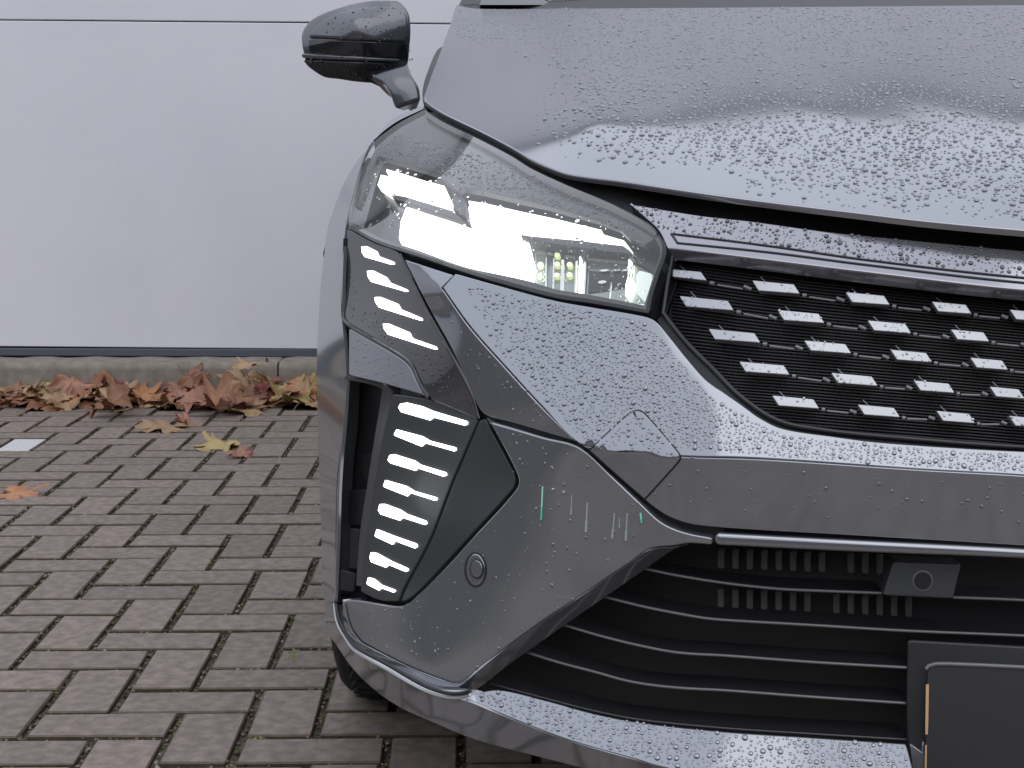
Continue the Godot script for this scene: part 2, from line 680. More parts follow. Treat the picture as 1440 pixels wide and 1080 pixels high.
		for e in [0, 20]:
			var n := Vector3(-1 if e == 0 else 1, 0, 0)
			var ids := []
			for a in prof.size(): ids.append(m.v(m.V[rows[e][a]], n))
			ids.append(m.v(Vector3(m.V[rows[e][0]].x, -0.1, -5.15), n))
			for a in range(1, ids.size() - 1): m.tri(ids[0], ids[a], ids[a + 1])
		put(m, "kerb_stone", M.kerb, kb)
	# the panel wall
	var w := thing("panel_wall", "smooth white panel wall with fine horizontal joints above a dark base rail", "building")
	w.rotation.y = deg_to_rad(YAW)
	var r := Mb.new()
	r.box(Vector3(0, 0.146, -5.165), Vector3(36.0, 0.026, 0.07), Basis(), 0.003)
	for k in r.V.size(): r.V[k].y -= (r.V[k].x + 1.3) * 0.004
	r.box(Vector3(0, 0.1, -5.19), Vector3(36.0, 0.1, 0.05))
	put(r, "base_rail", M.rail, w)
	for row in 2:
		for col in 5:
			var m := Mb.new()
			var tall := 1.029 if row < 1 else 1.54
			m.box(Vector3(-14.0 + 7.0 * col, 0.163 + 1.033 * row + tall * 0.5, -5.23), Vector3(6.996, tall, 0.2), Basis(), 0.0022)
			for k in m.V.size(): m.V[k].y -= (m.V[k].x + 1.3) * 0.0085
			put(m, "wall_panel", M.wall, w)
	var core := Mb.new()
	core.box(Vector3(0, 1.4, -7.33), Vector3(36.0, 2.6, 4.0))
	put(core, "wall", M.rail, w)
	var cap := Mb.new()
	cap.box(Vector3(0, 2.775, -7.2), Vector3(36.1, 0.05, 4.3), Basis(), 0.01)
	put(cap, "roof_edge", M.rail, w)

	# added unseen building behind the camera, shaped to darken what the paint mirrors
	var y := thing("added_dark_building", "added unseen dark building behind the camera, there to darken reflections in the paint", "building")
	var body := Mb.new()
	body.box(Vector3(0, 2.2, 17.0), Vector3(70.0, 4.4, 8.0))
	put(body, "wall", M.added_wall_dark, y)
	var side := Mb.new()  # added wing, darkens what the left-facing panels mirror
	side.box(Vector3(-17.0, 1.55, 4.0), Vector3(6.0, 3.1, 17.8))
	put(side, "wall", M.added_wall_dark, y)
	var eave := Mb.new()
	eave.box(Vector3(0, 4.5, 17.0), Vector3(70.6, 0.2, 8.6), Basis(), 0.02)
	put(eave, "roof", M.rail, y)
	for k in 12:
		var win := Mb.new()
		win.box(Vector3(-22.0 + k * 4.0, 1.9, 12.99), Vector3(1.6, 1.3, 0.06), Basis(), 0.01)
		put(win, "added_window", M.screen, y)

func ground_at(px: float, py: float) -> Vector3:
	var d := CAM.basis * Vector3((px - 720.0) / F, -(py - 540.0) / F, -1.0)
	return EYE + d * (-EYE.y / d.y)

func stone_mesh(k: int) -> ArrayMesh:
	var m := Mb.new()
	m.box(Vector3.ZERO, Vector3(0.1835 - 0.001 * (k % 3), 0.06, 0.0858 - 0.0008 * (k % 2)), Basis(), 0.002)
	# worn, slightly uneven corners
	var r := RandomNumberGenerator.new()
	r.seed = 90 + k
	var seen := {}
	for i in m.V.size():
		var key := (m.V[i] * 60.0).round()
		if not seen.has(key): seen[key] = Vector3(r.randf_range(-0.0012, 0.0012), r.randf_range(-0.0006, 0.0004), r.randf_range(-0.001, 0.001))
		m.V[i] += seen[key]
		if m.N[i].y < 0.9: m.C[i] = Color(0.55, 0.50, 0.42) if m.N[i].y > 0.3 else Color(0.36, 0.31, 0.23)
	return m.mesh()

func chip_mesh() -> ArrayMesh:
	var m := Mb.new()
	var p := [Vector3(1, 0.1, 0), Vector3(-0.9, 0, 0.2), Vector3(0.1, 0.9, 0.1), Vector3(0, -0.8, -0.1), Vector3(0.2, 0.1, 1.1), Vector3(-0.1, 0.2, -1)]
	for f in [[0, 2, 4], [4, 2, 1], [1, 2, 5], [5, 2, 0], [0, 4, 3], [4, 1, 3], [1, 5, 3], [5, 0, 3]]:
		var n: Vector3 = ((p[f[0]] + p[f[1]] + p[f[2]]) / 3.0).normalized()
		m.tri(m.v(p[f[0]], n), m.v(p[f[1]], n), m.v(p[f[2]], n))
	return m.mesh()

func scatter_mesh(called: String, mesh: Mesh, material: Material, tfs: Array, parent: Node, colors := []) -> MultiMeshInstance3D:
	var mm := MultiMesh.new()
	mm.transform_format = MultiMesh.TRANSFORM_3D
	mm.use_colors = not colors.is_empty()
	mm.mesh = mesh
	mm.instance_count = tfs.size()
	for i in tfs.size():
		mm.set_instance_transform(i, tfs[i])
		if mm.use_colors: mm.set_instance_color(i, colors[i])
	var o := MultiMeshInstance3D.new()
	o.name = called
	o.multimesh = mm
	o.material_override = material
	o.set_meta("kind", "stuff")
	parent.add_child(o, true)
	return o

# ---------------------------------------------------------------- the car
var ub: Field
var fang_f: Field
var udrl_f: Field
var lamp_f: Field
var hood_f: Field
var grille_f: Field
var trim_f: Field
var mirror_f: Field
var stud_polys := []
var corner_f: Field
var lip_f: Field

func fld(a: Array, rel := true, stiff := 1e-5) -> Field:
	return Field.new().fit(a, rel, stiff)

func car() -> void:
	var c := thing("parked_car", "dark grey car seen nose-on with lit headlamps and rain beads on its paint", "car")
	hood_f = fld([598, 146, 2.14, 650, 176, 2.01, 700, 202, 1.905, 747, 226, 1.82, 803, 249, 1.745, 870, 257, 1.69, 930, 266, 1.65, 1100, 289, 1.57, 1300, 313, 1.51, 1440, 326, 1.485, 1720, 345, 1.46,
		620, 62, 2.46, 640, 2, 2.80, 720, 6, 2.78, 800, 6, 2.68, 900, 6, 2.58, 1100, 5, 2.47, 1440, 2, 2.44, 1720, 0, 2.44,
		830, 175, 1.87, 900, 180, 1.83, 1200, 200, 1.72, 1440, 215, 1.64, 1720, 225, 1.62, 720, 110, 2.26, 900, 110, 2.08, 1200, 110, 1.97, 1440, 110, 1.94, 1720, 110, 1.93], false, 4e-5)
	hood_f.bumps = [[poly([900, -90, 957, 18, 1060, 75, 1173, 139, 1250, 172, 1332, 199, 1400, 214, 1500, 232, 1900, 300]), 0.008, 34.0]]
	lamp_f = fld([487, 318, 1.875, 527, 339, 1.795, 584, 358, 0.072, 640, 376, 0.062, 704, 396, 0.062, 780, 416, 0.062, 911, 440, 0.058, 936, 350, 1.562, 925, 326, 1.58,
		593, 150, 2.15, 676, 190, 1.94, 747, 230, 1.81, 796, 254, 1.74, 860, 283, 1.665, 911, 311, 1.60, 542, 178, 2.12, 510, 225, 2.04, 494, 285, 1.94, 488, 302, 1.91, 640, 270, 1.79], true)
	var fold := poly([816, 624, 860, 632, 957, 641, 1050, 644, 1138, 649, 1300, 660, 1440, 668, 1720, 690])
	ub = fld([814, 622, 0.001, 764, 573, 0.014, 707, 511, 0.028, 662, 460, 0.038, 622, 404, 0.047, 704, 402, 0.061, 780, 422, 0.061, 905, 443, 0.057, 967, 505, 0.04, 1043, 568, 0.022, 1101, 602, 0.019,
		1245, 621, 0.017, 1440, 634, 0.017, 1720, 642, 0.018, 816, 624, 0.0, 860, 632, 0.0, 957, 641, 0.0, 1050, 644, 0.0, 1138, 649, 0.0, 1220, 654, 0.0, 1300, 660, 0.0, 1440, 668, 0.0, 1580, 679, 0.0, 1720, 690, 0.0, 850, 530, 0.026], true, 1e-6)
	var lb := fld([816, 624, 0.0, 860, 632, 0.0, 957, 641, 0.0, 1050, 644, 0.0, 1138, 649, 0.0, 1220, 654, 0.0, 1300, 660, 0.0, 1440, 668, 0.0, 1580, 679, 0.0, 1720, 690, 0.0, 862, 660, 0.006, 904, 700, 0.011, 964, 736, 0.013, 1006, 742, 0.013, 1189, 752, 0.013, 1440, 767, 0.013, 1720, 784, 0.013], true, 1e-6)
	ub.fold = lb
	ub.line = fold
	var facet_f := fld([566, 362, 0.078, 640, 384, 0.061, 622, 404, 0.047, 662, 460, 0.038, 707, 511, 0.028, 764, 573, 0.014, 814, 622, 0.001, 764, 608, 0.016, 684, 585, 0.032, 634, 492, 0.046, 603, 436, 0.060], true, 8e-5)
	corner_f = fld([684, 591, 0.025, 764, 614, 0.014, 814, 628, 0.004, 858, 667, 0.006, 900, 707, 0.008, 962, 748, 0.014, 1002, 757, 0.014, 913, 773, 0.016, 811, 842, 0.016, 755, 879, 0.016, 653, 958, 0.009, 595, 946, 0.002,
		520, 910, 0.002, 483, 842, 0.014, 560, 851, 0.020, 626, 796, 0.021, 724, 688, 0.018], true, 6e-5)
	fang_f = fld([551, 554, 0.055, 672, 590, 0.036, 638, 671, 0.036, 604, 758, 0.030, 560, 846, 0.024, 506, 832, 0.03, 524, 687, 0.05])
	var fang_side := fld([672, 590, 0.034, 724, 678, 0.024, 655, 759, 0.022, 573, 842, 0.021, 569, 824, 0.026, 604, 758, 0.028, 638, 671, 0.034])
	udrl_f = fld([487, 322, 1.875, 562, 358, 0.083, 600, 436, 0.064, 672, 580, 0.037, 483, 444, 0.10, 529, 477, 0.078, 606, 561, 0.052])
	var wedge_f := fld([489, 460, 0.094, 529, 483, 0.073, 577, 517, 0.059, 603, 558, 0.048, 535, 539, 0.062, 489, 528, 0.078])
	var strip_f := fld([487, 320, 1.88, 483, 444, 1.875, 488, 529, 1.86, 476, 690, 1.865, 471, 845, 1.86, 524, 198, 2.10, 503, 250, 2.0, 494, 285, 1.935, 482, 258, 2.05, 460, 320, 2.06, 450, 398, 2.07, 445, 545, 2.08, 447, 631, 2.07, 451, 767, 2.04, 453, 842, 2.02], true)
	grille_f = fld([936, 351, 1.578, 929, 442, 1.56, 1020, 540, 1.492, 1100, 600, 1.466, 1245, 615, 1.452, 1440, 630, 1.442, 1440, 409, 1.48, 1200, 382, 1.512, 1720, 640, 1.435, 1720, 425, 1.47])
	trim_f = fld([880, 283, 1.66, 984, 300, 1.60, 1220, 329, 1.532, 1440, 350, 1.495, 1720, 370, 1.478, 936, 351, 1.567, 1042, 362, 1.535, 1220, 384, 1.492, 1440, 409, 1.462, 1720, 428, 1.45])

	# bonnet
	panel("bonnet", [595, 143, 603, 150, 622, 162, 676, 188, 720, 211, 747, 227, 790, 245, 820, 251, 870, 257, 1000, 276, 1100, 289, 1200, 301, 1300, 313, 1440, 326, 1580, 337, 1720, 343,
		1720, 0, 1440, 3, 1100, 6, 800, 8, 668, 8, 640, 2, 628, 40, 620, 62, 609, 92, 600, 115, 594, 135], hood_f, M.paint, c, 0.0, 12.3, 0.0028, 0.004, 8.0, 1.2)
	# front edge under the bonnet, in shade
	panel("bonnet_seal", [585, 150, 620, 152, 676, 178, 720, 200, 800, 240, 870, 250, 1000, 268, 1200, 292, 1440, 318, 1720, 336, 1720, 380, 1440, 362, 1220, 340, 984, 312, 905, 318, 860, 295, 796, 268, 747, 245, 676, 205, 622, 180],
		fld([585, 150, 2.17, 676, 190, 1.96, 747, 230, 1.84, 796, 254, 1.77, 860, 283, 1.70, 984, 300, 1.66, 1220, 329, 1.59, 1440, 345, 1.54, 1720, 365, 1.52, 1000, 268, 1.66, 1440, 318, 1.54, 905, 318, 1.66]), M.black, c, -0.012, 30.0, 0.002, 0.01)
	# bumper
	var bumper := panel("bumper", [640, 384, 704, 402, 780, 422, 830, 431, 905, 444, 922, 451, 942, 474, 967, 505, 993, 534, 1020, 553, 1043, 569, 1070, 588, 1101, 602, 1171, 613, 1245, 622, 1440, 634, 1720, 642,
		1720, 690, 1440, 668, 1300, 660, 1138, 648.5, 1050, 643.5, 957, 641, 860, 632, 814, 623, 764, 573, 707, 511, 662, 460, 622, 404], ub, M.paint, c, 0.0, 11.0, 0.0012, 0.01, 6.0, 0.4)
	bumper.set_meta("label", "")
	bumper.remove_meta("label")
	panel("bumper_band", [816, 625, 860, 633, 957, 642, 1050, 645, 1138, 650, 1300, 661, 1440, 669, 1720, 691, 1720, 786, 1440, 768, 1189, 753, 1006, 742, 964, 736, 933, 723, 904, 701, 862, 660], lb, M.paint, c, 0.0, 12.0, 0.0015, 0.02, 7.0, 0.3)
	panel("bumper_facet", [566, 363, 640, 386, 622, 405, 662, 461, 707, 512, 764, 574, 813, 622, 764, 608, 720, 595, 684, 585, 672, 574, 634, 492, 603, 436], facet_f, M.paint, c, 0.0, 11.0, 0.0015, 0.012, 6.0, 0.8)
	panel("bumper_corner", [684, 591, 720, 601, 764, 614, 814, 628, 858, 667, 900, 707, 930, 734, 962, 748, 1002, 756, 1002, 767, 967, 765, 950, 768, 913, 773, 887, 791, 853, 813, 811, 842, 755, 879, 700, 920, 671, 944, 653, 958, 640, 961,
		624, 957, 595, 946, 551, 926, 520, 910, 507, 902, 492, 880, 483, 842, 505, 843, 533, 848, 560, 851, 575, 845, 626, 796, 657, 762, 724, 688, 727, 671, 686, 592], corner_f, M.paint, c, 0.0, 12.0, 0.0022, 0.012, 6.0, 0.6)
	var bev_f := fld([913, 773, 0.0165, 811, 842, 0.0165, 700, 920, 0.013, 653, 958, 0.0095, 595, 946, 0.0025, 520, 910, 0.0025, 483, 842, 0.0145, 967, 765, 0.04, 907, 802, 0.045, 789, 884, 0.045, 713, 938, 0.04, 664, 973, 0.03, 573, 951, 0.02, 500, 909, 0.02, 480, 842, 0.02])
	panel("bumper_edge", [952, 768, 967, 764, 944, 776, 907, 802, 789, 884, 713, 938, 680, 964, 664, 973, 640, 975, 624, 973, 573, 951, 529, 924, 500, 909, 484, 884, 480, 842, 483, 842, 492, 880, 507, 902, 520, 910, 551, 926, 595, 946, 624, 957, 640, 961, 653, 958,
		671, 944, 700, 920, 755, 879, 811, 842, 853, 813, 887, 791, 913, 773], bev_f, M.paint, c, 0.0, 9.0, 0.001, 0.02, 5.0)
	# dark backing seen through the gaps
	var gaps := Mb.new()
	for g in [[ub, [640, 395, 905, 455, 1000, 545, 1101, 612, 1440, 645, 1440, 740, 1010, 715, 950, 700, 820, 622, 680, 460]], [facet_f, [575, 372, 630, 390, 660, 470, 705, 520, 760, 578, 800, 612, 700, 580, 674, 570, 640, 490, 610, 436]], [corner_f, [660, 560, 760, 600, 830, 620, 870, 650, 990, 735, 1010, 745, 1010, 762, 950, 765, 900, 770, 700, 780, 640, 620]]]:
		sheet(gaps, dens(poly(g[1]), 20.0), g[0], -0.014, 30.0, 0.001, 0.002)
	put(gaps, "bumper_backing", M.black, c)
	# body-coloured bar under the seam
	var bar_f := fld([1006, 752, 0.008, 1189, 762, 0.008, 1440, 775, 0.008, 1720, 792, 0.008, 1006, 767, 0.008, 1189, 775, 0.008, 1440, 785, 0.008, 1720, 802, 0.008])
	panel("bumper_bar", [1005, 749, 1189, 759, 1440, 772, 1720, 790, 1720, 804, 1440, 786, 1189, 776, 1005, 767], bar_f, M.paint, c, 0.0, 6.0, 0.0045, 0.02, 6.0)
	# towing-eye cover with its dark gap
	var tow := [829, 633, 886, 581, 897, 577, 906, 581, 955, 638, 957, 645, 952, 652, 907, 702, 868, 668]
	panel("tow_cover_gap", tow, ub, M.black, c, 0.0006, 12.0, 0.0004, 0.002, 4.0, -1.3)
	panel("tow_cover", tow, ub, M.paint, c, 0.0012, 9.0, 0.0006, 0.002, 4.0, 0.9)
	# parking sensor
	var sens := [] ; var ring := [] ; var pit := []
	for k in 20:
		var d := Vector2(cos(TAU * k / 20), sin(TAU * k / 20))
		ring.append_array([669 + 16 * d.x, 801 + 25 * d.y])
		pit.append_array([669.4 + 14.6 * d.x, 801 + 23.4 * d.y])
		sens.append_array([672 + 9 * d.x, 800 + 13 * d.y])
	panel("sensor_gap", ring, corner_f, M.black, c, 0.0006, 10.0, 0.0004, 0.003, 4.0)
	panel("sensor_ring", pit, corner_f, M.paint, c, 0.0010, 7.0, 0.0025, 0.004, 3.0)
	var gm := panel("parking_sensor", sens, corner_f, M.black, c, 0.0018, 10.0, 0.0004, 0.003, 3.0, -1.0)
	panel("sensor_face", sens, corner_f, M.paint, gm, 0.0024, 6.0, 0.0008, 0.003, 3.0, 0.8)

	# left wing, seen edge-on
	panel("wing", [487, 318, 485, 340, 482, 444, 485, 480, 488, 529, 484, 600, 480, 640, 477, 690, 475, 760, 471, 847, 462, 847, 453, 842, 451, 767, 449, 700, 447, 631, 445, 545, 445, 480, 448, 427, 450, 398, 455, 355, 460, 320, 468, 295, 482, 258, 500, 228, 524, 198, 512, 222, 503, 250, 494, 285], strip_f, M.paint, c, 0.0, 7.0, 0.001, 0.003, 5.0)
	panel("wing_top", [592, 149, 598, 152, 560, 170, 540, 184, 524, 199, 526, 195, 541, 177, 553, 166, 575, 156], fld([598, 150, 2.16, 524, 198, 2.13, 560, 168, 2.15], false), M.paint, c, 0.0, 6.0, 0.001, 0.02, 4.0)
	panel("wing_wedge", [489, 460, 529, 483, 566, 505, 577, 517, 590, 543, 603, 558, 585, 553, 535, 539, 489, 528], wedge_f, M.paint, c, 0.0, 9.0, 0.0018, 0.012, 5.0)

	headlight(c)
	running_lamps(c, fang_side)
	grille(c)
	intake(c)
	# lower lip
	lip_f = fld([655, 978, 1.573, 664, 975, 1.575, 700, 969, 1.555, 767, 984, 1.518, 811, 996, 1.495, 900, 1015, 1.467, 1020, 1028, 1.443, 1126, 1035, 1.432, 1274, 1045, 1.412, 700, 1002, 1.532, 755, 1024, 1.498, 811, 1044, 1.468, 900, 1069, 1.438, 1000, 1092, 1.413, 1290, 1112, 1.376, 655, 984, 1.568])
	panel("lip_top", [655, 979, 664, 975, 700, 969, 767, 984, 833, 1002, 900, 1015, 1020, 1028, 1126, 1035, 1274, 1045, 1283, 1080, 1290, 1112, 1100, 1102, 1000, 1092, 922, 1076, 900, 1069, 811, 1044, 755, 1024, 700, 1002, 655, 984], lip_f, M.paint, c, 0.0, 10.0, 0.002, 0.03, 6.0)
	var lip2 := fld([475, 875, 1.835, 500, 915, 0.0, 540, 938, -0.008, 595, 969, -0.008, 655, 984, 1.568, 700, 1002, 1.532, 755, 1024, 1.498, 811, 1044, 1.468, 900, 1069, 1.438, 1000, 1092, 1.413, 1290, 1112, 1.376,
		453, 842, 2.02, 459, 888, 1.97, 473, 910, 1.91, 493, 939, 1.85, 524, 970, 1.76, 562, 996, 1.695, 607, 1016, 1.635, 662, 1039, 1.582, 760, 1066, 1.52, 900, 1100, 1.455, 1100, 1135, 1.41, 1290, 1150, 1.39])
	panel("lip_skirt", [470, 848, 475, 875, 491, 904, 500, 916, 540, 939, 595, 970, 629, 981, 655, 985, 700, 1003, 755, 1025, 811, 1045, 900, 1070, 1000, 1093, 1100, 1103, 1290, 1113, 1290, 1150, 1100, 1135, 900, 1100, 760, 1066, 662, 1039, 607, 1016, 562, 996, 524, 970, 493, 939, 473, 910, 459, 888, 453, 842, 462, 845], lip2, M.paint, c, 0.0, 11.0, 0.0015, 0.02, 6.0)
	var bead := Mb.new()
	bead.tube(on(lip2, dens(poly([471, 849, 475, 875, 491, 904, 500, 915, 540, 938, 595, 969, 629, 980, 651, 980, 662, 976]), 6.0, false), 0.001), 0.0015)
	put(bead, "lip_bead", M.bead, c)
	var gapm := Mb.new()
	gapm.tube(on(lip2, dens(poly([474, 850, 479, 873, 494, 900, 504, 911, 543, 932, 597, 963, 629, 974, 650, 974.5, 662, 971]), 6.0, false), 0.001), 0.0021)
	put(gapm, "lip_gap", M.black, c)
	mirror(c)
	rest_of_car(c)
	wheel(c)
	rain(facet_f, fang_side, wedge_f)

func plate_on(called: String, pts: PackedVector2Array, f: Field, m: Material, parent: Node, off: float, r := 0.0007, thick := 0.004) -> MeshInstance3D:
	var mb := Mb.new()
	sheet(mb, straight(pts, 3.0), f, off, 8.0, r, thick)
	return put(mb, called, m, parent)

func straight(p: PackedVector2Array, step: float) -> PackedVector2Array:
	var o := PackedVector2Array()
	for i in p.size():
		var b := p[(i + 1) % p.size()]
		var k := maxi(1, int(round(p[i].distance_to(b) / step)))
		for j in k: o.append(p[i].lerp(b, float(j) / k))
	return o

func headlight(c: Node) -> void:
	var outl := [596, 152, 622, 169, 676, 195, 720, 218, 747, 235, 796, 258, 860, 285, 911, 313, 924, 326, 934, 350, 924, 384, 915, 413, 910, 438, 831, 423, 780, 415, 704, 395, 638, 375, 584, 357, 527, 338, 488, 317, 489, 302, 493, 285, 501, 255, 511, 226, 524, 199, 543, 183, 562, 170]
	var body := panel("headlight", outl, lamp_f, M.housing, c, -0.034, 16.0, 0.001, 0.02, 8.0, -1.0)
	# the dark frame along the lower and inner edge
	var fr := Mb.new()
	sheet(fr, dens(poly([488, 317, 527, 338, 584, 357, 638, 375, 704, 395, 780, 415, 831, 423, 910, 438, 915, 413, 924, 384, 934, 350, 924, 326, 911, 313, 905, 316, 917, 330, 925, 350, 916, 383, 908, 410, 903, 426, 831, 411, 780, 402, 744, 391, 704, 382, 650, 370, 584, 347, 530, 328, 490, 306]), 5.0), lamp_f, -0.004, 9.0, 0.001, 0.03)
	put(fr, "lamp_frame", M.lamp_edge, body)
	var fr2 := Mb.new()
	sheet(fr2, dens(poly([596, 151, 622, 168, 676, 194, 720, 217, 747, 234, 796, 257, 860, 284, 911, 312, 924, 325, 919, 331, 906, 321, 857, 295, 793, 269, 744, 245, 717, 227, 672, 202, 620, 177, 598, 163]), 5.0), lamp_f, -0.002, 7.0, 0.001, 0.03)
	put(fr2, "lamp_frame", M.plastic, body)
	# upper light blades
	plate_on("light_blade", poly([524, 226, 518, 242, 544, 259, 560, 260, 626, 279, 627, 268, 618, 247, 590, 243, 556, 232]), lamp_f, M.lit, body, -0.02, 0.001, 0.01)
	plate_on("light_blade", poly([651, 266, 680, 272, 769, 292, 840, 309, 864, 318, 871, 329, 866, 331, 810, 322, 727, 313, 707, 311, 660, 297, 653, 291]), lamp_f, M.lit, body, -0.02, 0.001, 0.01)
	plate_on("light_line", poly([652, 260, 680, 264, 769, 285, 836, 303, 838, 307, 769, 289, 680, 268.5, 652, 263.5]), lamp_f, M.lit, body, -0.019, 0.0006, 0.01)
	plate_on("light_line", poly([533, 219, 556, 225, 590, 235, 616, 241, 618, 245, 590, 240, 556, 230, 533, 223]), lamp_f, M.lit, body, -0.019, 0.0006, 0.01)  # reflection above the blade, drawn as a glowing strip
	# grey plate added inside the lens above the lights, imitating reflected sky
	plate_on("lens_sky_plate", poly([596, 153, 622, 170, 676, 196, 720, 219, 747, 236, 796, 259, 860, 286, 905, 314, 915, 330, 900, 340, 880, 330, 866, 315, 840, 303, 769, 282, 680, 261, 650, 256, 640, 262, 622, 245, 616, 238, 590, 231, 556, 221, 528, 213, 524, 224, 514, 250, 500, 285, 494, 282, 502, 256, 512, 227, 525, 200, 543, 184, 562, 171]), lamp_f, M.cover, body, -0.007, 0.001, 0.006)
	# dipped beam
	plate_on("dipped_beam", poly([560, 273, 551, 295, 549, 318, 558, 337, 584, 346, 660, 367, 742, 384, 744, 345, 739, 322, 707, 315, 651, 301, 593, 284]), lamp_f, M.beam, body, -0.016, 0.002, 0.012)
	# dark brows between the lights
	plate_on("lamp_brow", poly([727, 315, 810, 324, 867, 333, 876, 341, 880, 350, 871, 346, 782, 331, 741, 323]), lamp_f, M.grey_plastic, body, -0.013, 0.0012, 0.012)
	plate_on("lamp_brow", poly([540, 259, 560, 262, 627, 281, 652, 299, 640, 296, 593, 282, 560, 271, 545, 268]), lamp_f, M.grey_plastic, body, -0.014, 0.0012, 0.012)
	plate_on("lamp_brow", poly([629, 250, 648, 262, 650, 292, 629, 279]), lamp_f, M.grey_plastic, body, -0.014, 0.0012, 0.012)
	# reflector bowl with ribs and cells; mirror and rim glow in place of reflected light
	var bowl := plate_on("reflector_bowl", poly([743, 322, 782, 329, 871, 345, 878, 350, 902, 372, 908, 418, 899, 420, 830, 406, 744, 386]), lamp_f, M.bowl, body, -0.030, 0.001, 0.01)
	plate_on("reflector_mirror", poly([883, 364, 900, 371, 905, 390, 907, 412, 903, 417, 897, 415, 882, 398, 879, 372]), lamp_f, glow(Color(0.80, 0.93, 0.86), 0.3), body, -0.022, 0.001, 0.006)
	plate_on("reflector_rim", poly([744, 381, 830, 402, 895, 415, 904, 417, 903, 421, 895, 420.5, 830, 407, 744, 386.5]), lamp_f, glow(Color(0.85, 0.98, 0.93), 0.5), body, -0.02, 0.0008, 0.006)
	for s in [[782, 329, 400, 2.6], [770, 328, 386, 1.4], [800, 334, 398, 1.6], [812, 336, 403, 1.6], [847, 376, 405, 1.2], [760, 326, 384, 1.2]]:
		plate_on("reflector_rib", poly([s[0] - s[3], s[1], s[0] + s[3], s[1], s[0] + s[3], s[2], s[0] - s[3], s[2]]), lamp_f, M.chrome, body, -0.024, 0.0008, 0.008)
	for s in [[806.5, 338, 393, 1.8], [870, 346, 372, 1.2]]:
		plate_on("light_guide", poly([s[0] - 1.2, s[1], s[0] + 1.2, s[1], s[0] + s[3], lerpf(s[1], s[2], 0.5), s[0] + s[3], lerpf(s[1], s[2], 0.8), s[0] + 1.0, s[2], s[0] - 1.0, s[2], s[0] - s[3], lerpf(s[1], s[2], 0.8), s[0] - s[3], lerpf(s[1], s[2], 0.5)]), lamp_f, M.lit, body, -0.021, 0.0008, 0.006)
	plate_on("light_guide", poly([869, 372, 873, 372, 876, 382, 875, 396, 871, 404, 868, 400, 867, 384]), lamp_f, M.lit, body, -0.021, 0.0008, 0.006)
	for s in [[752, 345], [752, 361], [774, 331.5], [774, 345], [774, 361], [791, 346], [791, 361]]:
		var q := PackedVector2Array()
		for k in 8: q.append(Vector2(s[0] + 4.2 * cos(TAU * (k + 0.5) / 8), s[1] + 4.0 * sin(TAU * (k + 0.5) / 8)))
		plate_on("led", q, lamp_f, M.led, body, -0.025, 0.0005, 0.004)
	for s in [[836, 356, 7, 2.2], [851, 357, 6, 1.8], [862, 358, 4, 2.0], [834, 373, 6, 3.0]]:
		var q := PackedVector2Array()
		for k in 10: q.append(Vector2(s[0] + s[2] * cos(TAU * k / 10), s[1] + s[3] * sin(TAU * k / 10)))
		plate_on("reflector_boss", q, lamp_f, M.chrome, body, -0.026, 0.0008, 0.004)
	plate_on("reflector_well", poly([815, 352, 868, 360, 866, 382, 815, 386]), lamp_f, M.housing, body, -0.0285, 0.0008, 0.004)
	# clear outer lens
	var lens := Mb.new()
	sheet(lens, dens(poly(outl), 6.0), lamp_f, 0.0, 12.0, 0.002, 0.0)
	put(lens, "lens", M.glass, body)
	var l := OmniLight3D.new()
	l.name = "headlight_glow"
	l.position = lamp_f.pos(Vector2(650, 330)) + lamp_f.nrm(Vector2(650, 330)) * 0.02
	l.light_energy = 0.001
	l.light_size = 0.05
	l.omni_range = 6.0
	l.omni_attenuation = 2.0
	l.shadow_enabled = true
	l.light_color = Color(1, 1, 0.96)
	add_child(l)

func blade(q: Array) -> PackedVector2Array:
	return poly(q)

